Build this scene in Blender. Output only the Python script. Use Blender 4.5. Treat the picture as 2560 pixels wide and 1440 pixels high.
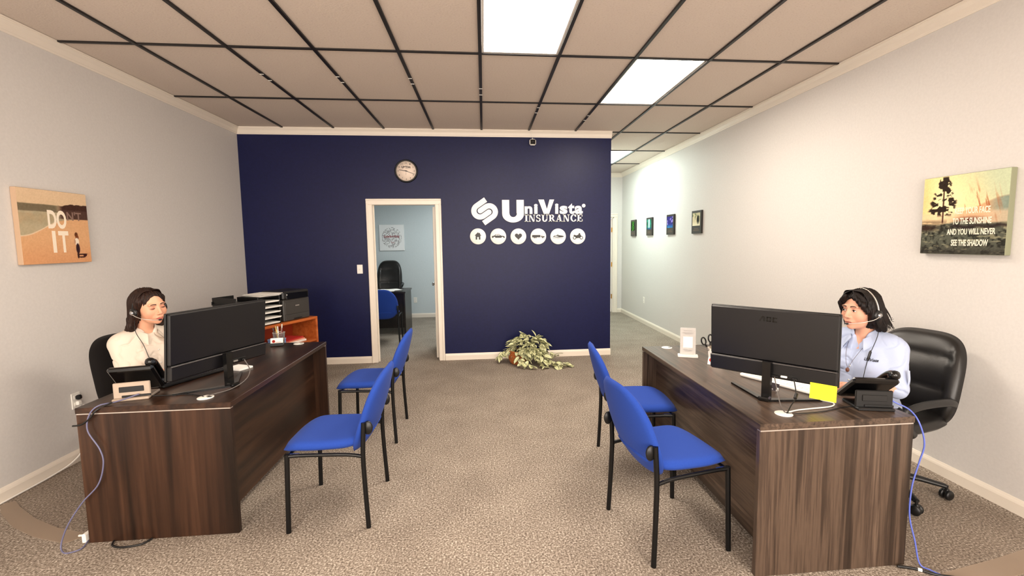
import bpy, bmesh, math, random
import numpy as np
from mathutils import Matrix, Vector

# ------------------------------------------------------------------ scene, camera, light
for o in list(bpy.data.objects):
    bpy.data.objects.remove(o, do_unlink=True)
SC = bpy.context.scene
COL = SC.collection
random.seed(7)
RNG = np.random.default_rng(7)
PI = math.pi

# camera solved from the ceiling grid and wall lines (pixels of a 2560x1440 frame)
F_PX, CX, CY = 1146.8743, 1321.44, 711.50
YAW, PITCH, ROLL, CAM_H = 0.09611, -0.09339, -0.01054, 1.56484
cd = bpy.data.cameras.new('camera')
cam = bpy.data.objects.new('camera', cd)
COL.objects.link(cam)
cd.sensor_fit = 'HORIZONTAL'
cd.sensor_width = 36.0
cd.lens = F_PX * 36.0 / 2560.0
cd.shift_x = (1280.0 - CX) / 2560.0
cd.shift_y = (CY - 720.0) / 2560.0
cd.clip_start = 0.05
cd.clip_end = 100
_f = Vector((math.sin(YAW) * math.cos(PITCH), math.cos(YAW) * math.cos(PITCH), math.sin(PITCH)))
_r0 = Vector((math.cos(YAW), -math.sin(YAW), 0))
_u0 = _r0.cross(_f)
_r = _r0 * math.cos(ROLL) + _u0 * math.sin(ROLL)
_u = -_r0 * math.sin(ROLL) + _u0 * math.cos(ROLL)
cam.matrix_world = Matrix(((_r.x, _u.x, -_f.x, 0), (_r.y, _u.y, -_f.y, 0), (_r.z, _u.z, -_f.z, CAM_H), (0, 0, 0, 1)))
SC.camera = cam

SC.view_settings.view_transform = 'Standard'
SC.view_settings.look = 'None'
SC.view_settings.gamma = 1.0
SC.view_settings.use_curve_mapping = False
SC.view_settings.exposure = EXPOSURE = 0.55

PANEL_WARM = (1.0, 0.89, 0.76)
PANEL_COOL = (0.82, 1.0, 0.94)
PANEL_POWER = 19.0          # emission strength of the ceiling panels
WINDOW_POWER = 150.0        # daylight through the storefront glass behind the camera
OFFICE_POWER = 16.0

wd = bpy.data.worlds.new('world')
SC.world = wd
wd.use_nodes = True
wd.node_tree.nodes['Background'].inputs[0].default_value = (0.85, 0.92, 1.0, 1)
wd.node_tree.nodes['Background'].inputs[1].default_value = 1.0

def area_light(name, loc, rot, sx, sy, power, color):
    l = bpy.data.lights.new(name, 'AREA')
    l.shape = 'RECTANGLE'; l.size = sx; l.size_y = sy
    l.energy = power; l.color = color
    o = bpy.data.objects.new(name, l)
    o.location = loc; o.rotation_euler = rot
    COL.objects.link(o)
    return o
# daylight entering through the two storefront windows in the front wall
area_light('daylight_window_light', (-1.45, -2.50, 1.55), (PI / 2, 0, 0), 2.4, 2.1, WINDOW_POWER, (1.0, 0.88, 0.77))
area_light('daylight_window_light', (1.45, -2.50, 1.55), (PI / 2, 0, 0), 2.4, 2.1, WINDOW_POWER, (1.0, 0.88, 0.77))

# ------------------------------------------------------------------ geometry helpers
def lin(c):
    return tuple(((x / 255.0) / 12.92) if x / 255.0 <= 0.04045 else (((x / 255.0) + 0.055) / 1.055) ** 2.4 for x in c)

class MB:
    """collects shapes, then links them as ONE mesh object"""
    def __init__(s):
        s.v = []; s.f = []; s.m = []; s.s = []
    def add(s, verts, faces, mat=0, smooth=False, T=None):
        n = len(s.v)
        if T is not None:
            verts = [tuple(T @ Vector(p)) for p in verts]
        s.v += [tuple(map(float, p)) for p in verts]
        for f in faces:
            s.f.append(tuple(i + n for i in f)); s.m.append(mat); s.s.append(smooth)
        return s
    def box(s, c, d, mat=0, T=None, b=0.0):
        hx, hy, hz = d[0] / 2, d[1] / 2, d[2] / 2
        if b <= 0:
            v = [(c[0] + i * hx, c[1] + j * hy, c[2] + k * hz) for i in (-1, 1) for j in (-1, 1) for k in (-1, 1)]
            f = [(0, 1, 3, 2), (4, 6, 7, 5), (0, 4, 5, 1), (2, 3, 7, 6), (0, 2, 6, 4), (1, 5, 7, 3)]
            return s.add(v, f, mat, False, T)
        b = min(b, hx * .9, hy * .9, hz * .9)
        v = []; ix = {}
        for i in (-1, 1):
            for j in (-1, 1):
                for k in (-1, 1):
                    for a in range(3):
                        p = [i * (hx - b), j * (hy - b), k * (hz - b)]
                        p[a] = (i * hx, j * hy, k * hz)[a]
                        ix[(i, j, k, a)] = len(v); v.append((c[0] + p[0], c[1] + p[1], c[2] + p[2]))
        f = []
        for a in range(3):
            o1, o2 = (a + 1) % 3, (a + 2) % 3
            for sg in (-1, 1):
                q = []
                for (m, n) in ((-1, -1), (1, -1), (1, 1), (-1, 1)):
                    t = [0, 0, 0]; t[a] = sg; t[o1] = m; t[o2] = n
                    q.append(ix[(*t, a)])
                f.append(tuple(q if sg > 0 else q[::-1]))
        for a in range(3):
            o1, o2 = (a + 1) % 3, (a + 2) % 3
            for m in (-1, 1):
                for n in (-1, 1):
                    t0 = [0, 0, 0]; t0[a] = -1; t0[o1] = m; t0[o2] = n
                    t1 = list(t0); t1[a] = 1
                    q = [ix[(*t0, o1)], ix[(*t1, o1)], ix[(*t1, o2)], ix[(*t0, o2)]]
                    f.append(tuple(q if m * n < 0 else q[::-1]))
        for i in (-1, 1):
            for j in (-1, 1):
                for k in (-1, 1):
                    q = [ix[(i, j, k, 0)], ix[(i, j, k, 1)], ix[(i, j, k, 2)]]
                    f.append(tuple(q if i * j * k > 0 else q[::-1]))
        return s.add(v, f, mat, False, T)
    def tube(s, path, r, n=10, mat=0, cap=True, T=None, smooth=True, flat=1.0):
        P = [Vector(p) for p in path]
        R = list(r) if hasattr(r, '__len__') else [r] * len(P)
        tan = []
        for i in range(len(P)):
            t = (P[min(i + 1, len(P) - 1)] - P[max(i - 1, 0)])
            tan.append(t.normalized() if t.length > 1e-9 else Vector((0, 0, 1)))
        up = Vector((0, 0, 1)) if abs(tan[0].z) < .9 else Vector((1, 0, 0))
        nx = tan[0].cross(up).normalized()
        v = []; f = []
        for i, p in enumerate(P):
            nx = (nx - tan[i] * nx.dot(tan[i]))
            nx = nx.normalized() if nx.length > 1e-6 else tan[i].orthogonal().normalized()
            ny = tan[i].cross(nx)
            for k in range(n):
                a = 2 * PI * k / n
                v.append(p + nx * (R[i] * math.cos(a)) + ny * (R[i] * flat * math.sin(a)))
        for i in range(len(P) - 1):
            for k in range(n):
                a, b = i * n + k, i * n + (k + 1) % n
                f.append((a, b, b + n, a + n))
        s.add(v, f, mat, smooth, T)
        if cap:
            m = (len(P) - 1) * n
            s.add([v[k] for k in range(n)], [tuple(range(n - 1, -1, -1))], mat, False, T)
            s.add([v[m + k] for k in range(n)], [tuple(range(n))], mat, False, T)
        return s
    def lathe(s, prof, n=24, mat=0, T=None, smooth=True, center=(0, 0, 0)):
        v = []; f = []
        m = len(prof)
        for (r, z) in prof:
            for k in range(n):
                a = 2 * PI * k / n
                v.append((center[0] + r * math.cos(a), center[1] + r * math.sin(a), center[2] + z))
        for i in range(m - 1):
            for k in range(n):
                a, b = i * n + k, i * n + (k + 1) % n
                f.append((a, b, b + n, a + n))
        if prof[0][0] > 1e-6: f.append(tuple(range(n - 1, -1, -1)))
        if prof[-1][0] > 1e-6: f.append(tuple((m - 1) * n + k for k in range(n)))
        return s.add(v, f, mat, smooth, T)
    def prism(s, poly, z0, z1, mat=0, T=None, smooth=False):
        n = len(poly)
        ar = sum(poly[i][0] * poly[(i + 1) % n][1] - poly[(i + 1) % n][0] * poly[i][1] for i in range(n))
        if ar < 0: poly = poly[::-1]
        v = [(p[0], p[1], z0) for p in poly] + [(p[0], p[1], z1) for p in poly]
        f = [tuple(range(n - 1, -1, -1)), tuple(range(n, 2 * n))]
        f += [(i, (i + 1) % n, n + (i + 1) % n, n + i) for i in range(n)]
        return s.add(v, f, mat, smooth, T)
    def surf(s, fn, nu, nv, mat=0, closed_u=False, closed_v=False, T=None, smooth=True):
        v = []; f = []
        for i in range(nu):
            for j in range(nv):
                v.append(fn(i / (nu if closed_u else nu - 1), j / (nv if closed_v else nv - 1)))
        for i in range(nu if closed_u else nu - 1):
            for j in range(nv if closed_v else nv - 1):
                f.append((i * nv + j, ((i + 1) % nu) * nv + j, ((i + 1) % nu) * nv + (j + 1) % nv, i * nv + (j + 1) % nv))
        return s.add(v, f, mat, smooth, T)
    def sphere(s, c, r, mat=0, n=12, T=None):
        r = r if hasattr(r, '__len__') else (r, r, r)
        prof = [(math.sin(PI * i / n), -math.cos(PI * i / n)) for i in range(n + 1)]
        prof[0] = (0, -1); prof[-1] = (0, 1)
        v = []; f = []; k2 = 2 * n
        for (a, z) in prof:
            for k in range(k2):
                t = 2 * PI * k / k2
                v.append((c[0] + r[0] * a * math.cos(t), c[1] + r[1] * a * math.sin(t), c[2] + r[2] * z))
        for i in range(n):
            for k in range(k2):
                f.append((i * k2 + k, i * k2 + (k + 1) % k2, (i + 1) * k2 + (k + 1) % k2, (i + 1) * k2 + k))
        return s.add(v, f, mat, True, T)
    def pillow(s, w, h, tf, tb, n=24, e=3.5, shape=None, tp=4.0, bulge=None, mat=0, T=None):
        """closed cushion in the local xz plane, front towards -y"""
        def rim(a):
            c, q = math.cos(a), math.sin(a)
            k = (abs(c) ** e + abs(q) ** e) ** (-1 / e)
            return c * k, q * k
        v = []; f = []
        for side in (0, 1):
            for i in range(n + 1):
                for j in range(n + 1):
                    x, z = 2 * i / n - 1, 2 * j / n - 1
                    r = max(abs(x), abs(z))
                    if r < 1e-9: px = pz = 0.0
                    else:
                        cx, cz = rim(math.atan2(z, x)); px, pz = cx * r, cz * r
                    t = max(0.0, 1 - r ** tp) ** 0.5
                    bl = bulge(px, pz, side) if bulge else 1.0
                    y = -tf * t * bl if side == 0 else tb * t * bl
                    p = (px * w / 2, y, pz * h / 2)
                    v.append(shape(*p) if shape else p)
        N = (n + 1) ** 2
        for i in range(n):
            for j in range(n):
                a = i * (n + 1) + j; q = (a, a + n + 1, a + n + 2, a + 1)
                f.append(q); f.append(tuple(N + k for k in q[::-1]))
        return s.add(v, f, mat, True, T)
    def build(s, name, mats, parent=None, loc=None, rot=None, weld=False, T=None):
        me = bpy.data.meshes.new(name)
        me.from_pydata(s.v, [], s.f)
        if not isinstance(mats, (list, tuple)): mats = [mats]
        for m in mats: me.materials.append(m)
        me.polygons.foreach_set('material_index', s.m)
        me.polygons.foreach_set('use_smooth', s.s)
        if weld:
            bm = bmesh.new(); bm.from_mesh(me)
            bmesh.ops.remove_doubles(bm, verts=bm.verts, dist=1e-5)
            bm.to_mesh(me); bm.free()
        me.validate(); me.update()
        o = bpy.data.objects.new(name, me)
        COL.objects.link(o)
        if parent is not None: o.parent = parent
        if loc is not None: o.location = loc
        if rot is not None: o.rotation_euler = rot
        if T is not None: o.matrix_local = T
        return o

def tag(o, label=None, cat=None, group=None, kind=None):
    if label: o['label'] = label
    if cat: o['category'] = cat
    if group: o['group'] = group
    if kind: o['kind'] = kind
    return o
def thing(name, label, cat, loc=(0, 0, 0), rotz=0.0, group=None):
    o = bpy.data.objects.new(name, None)
    o.empty_display_size = 0.1
    COL.objects.link(o)
    o.location = loc; o.rotation_euler = (0, 0, rotz)
    return tag(o, label, cat, group)
def copy_tree(o, parent=None):
    c = o.copy(); COL.objects.link(c); c.parent = parent
    for ch in list(o.children): copy_tree(ch, c)
    return c
def struct(o, label=None):
    return tag(o, label, None, None, 'structure')

def smooth_path(pts, n=8):
    """Catmull-Rom through the points"""
    P = [Vector(p) for p in pts]; out = []
    for i in range(len(P) - 1):
        p0, p1, p2, p3 = P[max(i - 1, 0)], P[i], P[i + 1], P[min(i + 2, len(P) - 1)]
        for k in range(n):
            t = k / n
            out.append(0.5 * ((2 * p1) + (p2 - p0) * t + (2 * p0 - 5 * p1 + 4 * p2 - p3) * t * t + (3 * p1 - p0 - 3 * p2 + p3) * t ** 3))
    out.append(P[-1]); return out

def text_mesh(txt, size=1.0, bold=0.0, extrude=0.0, align='LEFT', xscale=1.0, shear=0.0, spacing=1.0):
    cu = bpy.data.curves.new('lettering', 'FONT')
    cu.body = txt; cu.size = size; cu.offset = bold; cu.extrude = extrude
    cu.align_x = align; cu.shear = shear; cu.space_character = spacing
    cu.resolution_u = 4
    to = bpy.data.objects.new('lettering', cu)
    COL.objects.link(to)
    bpy.context.view_layer.update()
    me = bpy.data.meshes.new_from_object(to.evaluated_get(bpy.context.evaluated_depsgraph_get()))
    v = [(p.co.x * xscale, p.co.y, p.co.z) for p in me.vertices]
    f = [tuple(p.vertices) for p in me.polygons]
    bpy.data.objects.remove(to, do_unlink=True); bpy.data.meshes.remove(me); bpy.data.curves.remove(cu)
    return v, f
def fit_text(txt, w, h, bold=0.0, extrude=0.0, **k):
    """lettering scaled to a w x h box whose lower left corner is the origin"""
    v, f = text_mesh(txt, 1.0, bold, 0.0001, **k)
    a = np.array(v); lo = a.min(0); hi = a.max(0)
    a[:, 0] = (a[:, 0] - lo[0]) * (w / (hi[0] - lo[0])); a[:, 1] = (a[:, 1] - lo[1]) * (h / (hi[1] - lo[1]))
    a[:, 2] = np.sign(a[:, 2]) * extrude
    return [tuple(p) for p in a], f

# ------------------------------------------------------------------ materials
def mat(name, color, rough=0.5, metal=0.0, spec=0.5, srgb=True, **k):
    m = bpy.data.materials.new(name); m.use_nodes = True
    b = m.node_tree.nodes['Principled BSDF']
    c = lin(color) if srgb else color
    b.inputs['Base Color'].default_value = (*c, 1)
    b.inputs['Roughness'].default_value = rough
    b.inputs['Metallic'].default_value = metal
    b.inputs['Specular IOR Level'].default_value = spec
    for kk, vv in k.items():
        b.inputs[kk.replace('_', ' ')].default_value = vv
    return m
def nd(m, t, **k):
    n = m.node_tree.nodes.new(t)
    for a, v in k.items(): setattr(n, a, v)
    return n
def lk(m, a, b): m.node_tree.links.new(a, b)
def ramp(m, fac, stops):
    r = nd(m, 'ShaderNodeValToRGB')
    e = r.color_ramp.elements
    while len(e) < len(stops): e.new(0.5)
    for el, (p, c) in zip(e, stops):
        el.position = p; el.color = (*lin(c), 1)
    lk(m, fac, r.inputs[0]); return r
def coords(m, scale=(1, 1, 1), rot=(0, 0, 0), kind='Object'):
    tc = nd(m, 'ShaderNodeTexCoord'); mp = nd(m, 'ShaderNodeMapping')
    mp.inputs['Scale'].default_value = scale; mp.inputs['Rotation'].default_value = rot
    lk(m, tc.outputs[kind], mp.inputs['Vector']); return mp.outputs[0]
def noise(m, vec, scale, detail=4, rough=0.55):
    n = nd(m, 'ShaderNodeTexNoise'); n.inputs['Scale'].default_value = scale
    n.inputs['Detail'].default_value = detail; n.inputs['Roughness'].default_value = rough
    lk(m, vec, n.inputs['Vector']); return n.outputs['Fac']
def bump(m, fac, strength=0.2, dist=0.005):
    b = nd(m, 'ShaderNodeBump'); b.inputs['Strength'].default_value = strength; b.inputs['Distance'].default_value = dist
    lk(m, fac, b.inputs['Height']); lk(m, b.outputs[0], m.node_tree.nodes['Principled BSDF'].inputs['Normal'])
def base(m): return m.node_tree.nodes['Principled BSDF'].inputs['Base Color']
def grained(name, stops, scale, rough=0.5, spec=0.5, nscale=1.0, detail=6, bstr=0.0, bdist=0.002, kind='Object', nrough=0.6):
    m = mat(name, (128, 128, 128), rough, spec=spec)
    v = coords(m, scale, kind=kind); f = noise(m, v, nscale, detail, nrough)
    lk(m, ramp(m, f, stops).outputs[0], base(m))
    if bstr: bump(m, f, bstr, bdist)
    return m
def vcol(name, rough=0.6, spec=0.3, **k):
    m = mat(name, (128, 128, 128), rough, spec=spec, **k)
    a = nd(m, 'ShaderNodeVertexColor'); a.layer_name = 'paint'
    lk(m, a.outputs[0], base(m)); return m
def emit(name, color, strength):
    m = mat(name, (255, 255, 255), 0.5)
    b = m.node_tree.nodes['Principled BSDF']
    b.inputs['Emission Color'].default_value = (*color, 1); b.inputs['Emission Strength'].default_value = strength
    return m

M_WALL = grained('wall_paint', [(0.3, (211, 207, 203)), (0.7, (217, 213, 209))], (1, 1, 1), 0.6, 0.3, 60, 3, 0.05, 0.002)
M_OFFICE_WALL = grained('office_blue_paint', [(0.3, (198, 208, 211)), (0.7, (203, 213, 216))], (1, 1, 1), 0.6, 0.3, 60, 3, 0.1, 0.002)
M_NAVY = grained('navy_paint', [(0.3, (17, 21, 60)), (0.7, (20, 25, 68))], (1, 1, 1), 0.42, 0.25, 40, 3, 0.10, 0.002)
M_TRIM = mat('white_trim_paint', (236, 226, 212), 0.35)
M_TILE = grained('ceiling_tile_mineral', [(0.25, (182, 166, 152)), (0.40, (214, 200, 187)), (0.8, (220, 207, 195))], (1, 1.6, 1), 0.9, 0.1, 70, 6, 0.35, 0.003)
M_TBAR = mat('ceiling_grid_black', (20, 14, 13), 0.45)
def carpet_mat():
    m = mat('speckled_carpet', (120, 105, 92), 0.97, spec=0.05)
    v = coords(m)
    n1 = noise(m, v, 100, 3, 0.65); n2 = noise(m, v, 3.0, 3, 0.5)
    r = ramp(m, n1, [(0.30, (88, 78, 69)), (0.44, (128, 117, 106)), (0.57, (170, 159, 147)), (0.70, (228, 218, 206))])
    mx = nd(m, 'ShaderNodeMixRGB', blend_type='MULTIPLY'); mx.inputs[0].default_value = 0.5
    r2 = ramp(m, n2, [(0.3, (205, 200, 196)), (0.7, (255, 253, 250))])
    lk(m, r.outputs[0], mx.inputs[1]); lk(m, r2.outputs[0], mx.inputs[2])
    lk(m, mx.outputs[0], base(m)); bump(m, n1, 0.25, 0.006)
    return m
M_CARPET = carpet_mat()
def wood(name, axis, stops, rough=0.32):
    sc = {'x': (1.2, 28, 28), 'y': (28, 1.2, 28), 'z': (28, 28, 1.0)}[axis]
    m = mat(name, (80, 60, 45), rough, spec=0.4)
    v = coords(m, sc); n1 = noise(m, v, 1.0, 6, 0.62)
    v2 = coords(m, tuple(c * 0.22 for c in sc)); n2 = noise(m, v2, 1.0, 3, 0.5)
    ad = nd(m, 'ShaderNodeMath', operation='ADD'); ml = nd(m, 'ShaderNodeMath', operation='MULTIPLY'); ml.inputs[1].default_value = 0.5
    lk(m, n1, ad.inputs[0]); lk(m, n2, ad.inputs[1]); lk(m, ad.outputs[0], ml.inputs[0])
    lk(m, ramp(m, ml.outputs[0], stops).outputs[0], base(m)); bump(m, n1, 0.08, 0.001)
    return m
WST = [(0.36, (34, 26, 21)), (0.44, (58, 46, 38)), (0.50, (88, 72, 60)), (0.56, (62, 49, 41)), (0.64, (108, 90, 76))]
M_WOOD_Y = wood('walnut_laminate_lengthwise', 'y', WST)
M_WOOD_Z = wood('walnut_laminate_upright', 'z', WST)
WDK = [(0.36, (21, 12, 7)), (0.45, (40, 24, 16)), (0.54, (58, 37, 25)), (0.64, (76, 51, 36))]
M_WOODB_Y = wood('brown_walnut_laminate_lengthwise', 'y', WDK)
M_WOODB_Z = wood('brown_walnut_laminate_upright', 'z', WDK)
M_ORANGE = wood('cherry_laminate', 'x', [(0.35, (150, 72, 26)), (0.5, (186, 96, 42)), (0.65, (204, 116, 58))], 0.4)
M_SILVER = mat('silver_edge', (200, 192, 184), 0.3, 0.6)
M_BLACK = mat('black_plastic', (12, 12, 13), 0.4)
M_BLACKM = mat('black_metal', (11, 11, 12), 0.35, 0.3)
M_BLACKG = mat('black_gloss_plastic', (8, 8, 9), 0.16)
M_DKGREY = mat('dark_grey_plastic', (38, 37, 39), 0.45)
M_GREYPL = mat('grey_plastic', (128, 122, 116), 0.45)
M_WHITE = mat('white_plastic', (240, 236, 228), 0.4)
M_PAPER = mat('white_paper', (246, 243, 236), 0.8)
M_CHROME = mat('chrome', (190, 190, 192), 0.18, 1.0)
M_BRASS = mat('brass', (196, 142, 60), 0.3, 1.0)
def fabric(name, a, b, sc=900, bs=0.35):
    m = mat(name, a, 0.92, spec=0.15)
    b_ = m.node_tree.nodes['Principled BSDF']; b_.inputs['Sheen Weight'].default_value = 0.04
    v = coords(m); n = noise(m, v, sc, 2, 0.5)
    lk(m, ramp(m, n, [(0.35, a), (0.65, b)]).outputs[0], base(m)); bump(m, n, bs, 0.001)
    return m
M_BLUEFAB = fabric('royal_blue_fabric', (32, 60, 142), (44, 76, 164))
M_BLACKFAB = fabric('black_fabric', (14, 12, 12), (26, 23, 22))
def leather():
    m = mat('black_leather', (17, 15, 14), 0.36, spec=0.5)
    v = coords(m); n = noise(m, v, 220, 4, 0.6); bump(m, n, 0.18, 0.002); return m
M_LEATHER = leather()
M_GLASS = mat('clear_acrylic', (240, 244, 246), 0.05, spec=0.5, Alpha=0.10)
M_MESHCUP = mat('silver_wire_mesh', (150, 150, 152), 0.35, 0.8)
# ------------------------------------------------------------------ the room
XL, XR, YB, YE, YF, H = -2.987, 2.981, 6.089, 9.746, -2.43, 3.0
XB = 1.707                   # free end of the navy wall
TS = 0.6096; G0 = 3.666      # ceiling grid
DX0, DX1, DH = -1.409, -0.615, 2.053   # office door opening

floor = struct(MB().box(((XL + XR) / 2, (YF + YE) / 2, -0.05), (XR - XL + 0.4, YE - YF + 0.4, 0.10)).build('floor', M_CARPET), 'speckled brown and grey loop carpet')
struct(MB().box((XL - 0.06, (YF + YB) / 2 + 0.03, 1.55), (0.12, YB - YF + 0.06, 3.1)).build('wall_left', M_WALL))
struct(MB().box((XR + 0.06, (YF + YE) / 2, 1.55), (0.12, YE - YF + 0.24, 3.1)).build('wall_right', M_WALL))
def wall_y(name, m, y0, y1, x0, x1, holes=(), top=3.1):
    b = MB(); xs = x0
    for (a, c, z0, z1) in holes:
        b.box(((xs + a) / 2, (y0 + y1) / 2, top / 2), (a - xs, y1 - y0, top))
        b.box(((a + c) / 2, (y0 + y1) / 2, (z1 + top) / 2), (c - a, y1 - y0, top - z1))
        if z0 > 0: b.box(((a + c) / 2, (y0 + y1) / 2, z0 / 2), (c - a, y1 - y0, z0))
        xs = c
    b.box(((xs + x1) / 2, (y0 + y1) / 2, top / 2), (x1 - xs, y1 - y0, top))
    return struct(b.build(name, m))
tag(wall_y('wall_back', M_NAVY, YB, YB + 0.06, XL, XB, [(DX0 - .02, DX1 + .02, 0, DH + .02)]), 'navy blue painted wall with the office doorway')
wall_y('wall_office_front', M_OFFICE_WALL, YB + 0.06, YB + 0.12, XL - .12, XB - .1, [(DX0 - .02, DX1 + .02, 0, DH + .02)])
struct(MB().box((XB - 0.03, (YB + .06 + YE) / 2, 1.55), (0.06, YE - YB - .06, 3.1)).build('wall_corridor', M_WALL))
struct(MB().box((XB - 0.08, (YB + .12 + YE) / 2, 1.55), (0.04, YE - YB - .12, 3.1)).build('wall_office_right', M_OFFICE_WALL))
struct(MB().box((XL - 0.06, (YB + .12 + YE) / 2, 1.55), (0.12, YE - YB - .12, 3.1)).build('wall_office_left', M_OFFICE_WALL))
wall_y('wall_office_back', M_OFFICE_WALL, YE, YE + .12, XL, XB - .03)
wall_y('wall_end', M_WALL, YE, YE + .12, XB - .03, XR, [(1.98, 2.80, 0, 2.07)])
WINS = [(-2.65, -0.25, 0.5, 2.6), (0.25, 2.65, 0.5, 2.6)]
wall_y('wall_front', M_WALL, YF - .12, YF, XL, XR, WINS)
m_pane = bpy.data.materials.new('window_glass'); m_pane.use_nodes = True
_nt = m_pane.node_tree; _nt.nodes.clear()
_o = _nt.nodes.new('ShaderNodeOutputMaterial'); _mx = _nt.nodes.new('ShaderNodeMixShader'); _t = _nt.nodes.new('ShaderNodeBsdfTransparent'); _g = _nt.nodes.new('ShaderNodeBsdfGlossy')
_g.inputs['Roughness'].default_value = 0.02; _mx.inputs[0].default_value = 0.06
_nt.links.new(_t.outputs[0], _mx.inputs[1]); _nt.links.new(_g.outputs[0], _mx.inputs[2]); _nt.links.new(_mx.outputs[0], _o.inputs[0])
for i, (a, c, z0, z1) in enumerate(WINS):
    w = struct(MB().box(((a + c) / 2, YF - .05, (z0 + z1) / 2), (c - a, .008, z1 - z0)).build('window_%d' % (i + 1), m_pane))
    fr = MB()
    for z in (z0 + .02, z1 - .02): fr.box(((a + c) / 2, YF - .05, z), (c - a, .06, .04), b=.004)
    for x in (a + .02, (a + c) / 2, c - .02): fr.box((x, YF - .05, (z0 + z1) / 2), (.04, .06, z1 - z0 - .08), b=.004)
    fr.build('window_frame', M_DKGREY, w)

def molding(name, prof, a, b, nrm, m=None, label=None):
    """profile (distance from wall, height) swept from a to b along a wall whose inward normal is nrm"""
    bb = MB(); n = len(prof); v = []
    for p in (a, b):
        for (d, z) in prof: v.append((p[0] + nrm[0] * d, p[1] + nrm[1] * d, z))
    f = [(i, (i + 1) % n, n + (i + 1) % n, n + i) for i in range(n)] + [tuple(range(n - 1, -1, -1)), tuple(range(n, 2 * n))]
    bb.add(v, f)
    o = bb.build(name, m or M_TRIM)
    bm = bmesh.new(); bm.from_mesh(o.data); bmesh.ops.recalc_face_normals(bm, faces=bm.faces); bm.to_mesh(o.data); bm.free()
    return struct(o, label)
CR = [(0, H - .086), (.006, H - .086), (.009, H - .074), (.013, H - .070), (.022, H - .040), (.036, H - .022), (.040, H - .018), (.040, H - .012), (.046, H - .010), (.046, H), (0, H)]
BS = [(0, 0), (.014, 0), (.014, .062), (.011, .072), (.007, .080), (.004, .088), (0, .088)]
molding('trim_1', CR, (XL, YF), (XL, YB), (1, 0), label='white crown moulding on the left wall')
molding('trim_2', CR, (XR, YF), (XR, YE), (-1, 0), label='white crown moulding on the right wall')
molding('trim_3', CR, (XL, YB), (XB + .004, YB), (0, -1), label='white crown moulding over the navy wall')
molding('trim_4', CR, (XB, YE), (XR, YE), (0, -1), label='white crown moulding at the corridor end')
molding('baseboard_left', BS, (XL, YF), (XL, YB), (1, 0))
molding('baseboard_right', BS, (XR, YF), (XR, YE), (-1, 0))
molding('baseboard_back_1', BS, (XL, YB), (DX0 - .072, YB), (0, -1))
molding('baseboard_back_2', BS, (DX1 + .079, YB), (XB + .004, YB), (0, -1))
molding('baseboard_office', BS, (XL, YE), (XB - .1, YE), (0, -1))
molding('baseboard_end', BS, (2.88, YE), (XR, YE), (0, -1))

def casing(name, x0, x1, h, y, w=.076, t=.018, label=None):
    """door casing on a wall facing -y, one upright each side and a head"""
    root = struct(MB().box(((x0 - w / 2), y - t / 2, h / 2), (w, t, h), b=.004).box(((x1 + w / 2), y - t / 2, h / 2), (w, t, h), b=.004)
                  .box(((x0 + x1) / 2, y - t / 2, h + w / 2), (x1 - x0 + 2 * w, t, w), b=.004).build(name, M_TRIM), label)
    d = MB()
    for x in (x0 - w + .014, x1 + w - .014): d.box((x, y - t - .003, h / 2 + .01), (.022, .012, h + .02), b=.004)
    d.box(((x0 + x1) / 2, y - t - .003, h + w - .014), (x1 - x0 + 2 * w, .012, .022), b=.004)
    d.build('casing_bead', M_TRIM, root)
    return root
d1 = casing('door_1', DX0, DX1, DH, YB, label='white cased doorway into the small office')
j = MB()
for x in (DX0 - .01, DX1 + .01): j.box((x, YB + .06, DH / 2), (.02, .13, DH), b=.002)
j.box(((DX0 + DX1) / 2, YB + .06, DH + .01), (DX1 - DX0 + .04, .13, .02), b=.002)
for x in (DX0 + .006, DX1 - .006): j.box((x, YB + .055, DH / 2), (.012, .03, DH), b=.002)
j.build('jamb', M_TRIM, d1)
# open door leaf, hinged on the right jamb and swung into the office
ang = math.radians(86)
LT = Matrix.Translation((DX1 - .012, YB + .135, 0)) @ Matrix.Rotation(PI - ang, 4, 'Z')
leaf = MB().box((.39, .02, 1.02), (.78, .036, 2.03), b=.003)
for (z0, z1) in ((.18, .62), (.74, 1.18), (1.30, 1.88)):
    for (xa, xb) in ((.10, .35), (.43, .68)):
        for s in (0.0, .04):
            leaf.box(((xa + xb) / 2, s, (z0 + z1) / 2), (xb - xa, .008, z1 - z0), b=.003)
lf = leaf.build('door_leaf', M_TRIM, d1, T=LT)
for z in (.25, 1.02, 1.80):
    MB().box((.0, -.004, z), (.05, .006, .10), b=.001).tube([(-.006, -.008, z - .05), (-.006, -.008, z + .05)], .007, 8).build('hinge', M_BRASS if z != 1.8 else M_TRIM, lf)
kn = MB()
for s in (-1, 1):
    y = .02 + s * .018
    kn.lathe([(.0, 0), (.026, 0), (.026, .006), (.010, .010), (.010, .03), (.024, .038), (.027, .05), (.022, .062), (0, .066)], 16, T=Matrix.Translation((.72, y, .95)) @ Matrix.Rotation(-s * PI / 2, 4, 'X'))
kn.build('door_knob', M_CHROME, lf)
d2 = casing('door_2', 1.98, 2.80, 2.07, YE, .08, label='white cased door with brass hinges at the corridor end')
e = MB()
for x in (1.99, 2.79): e.box((x, YE + .06, 1.035), (.02, .12, 2.07))
e.box((2.39, YE + .06, 2.06), (.82, .12, .02)); e.build('jamb', M_TRIM, d2)
l2 = MB().box((2.38, YE + .08, 1.02), (.78, .036, 2.03), b=.003)
l2.build('door_leaf', M_TRIM, d2)
for z in (.35, 1.05, 1.80): MB().box((2.775, YE + .055, z), (.03, .016, .10), b=.003).build('hinge', M_BRASS, d2)

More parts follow.
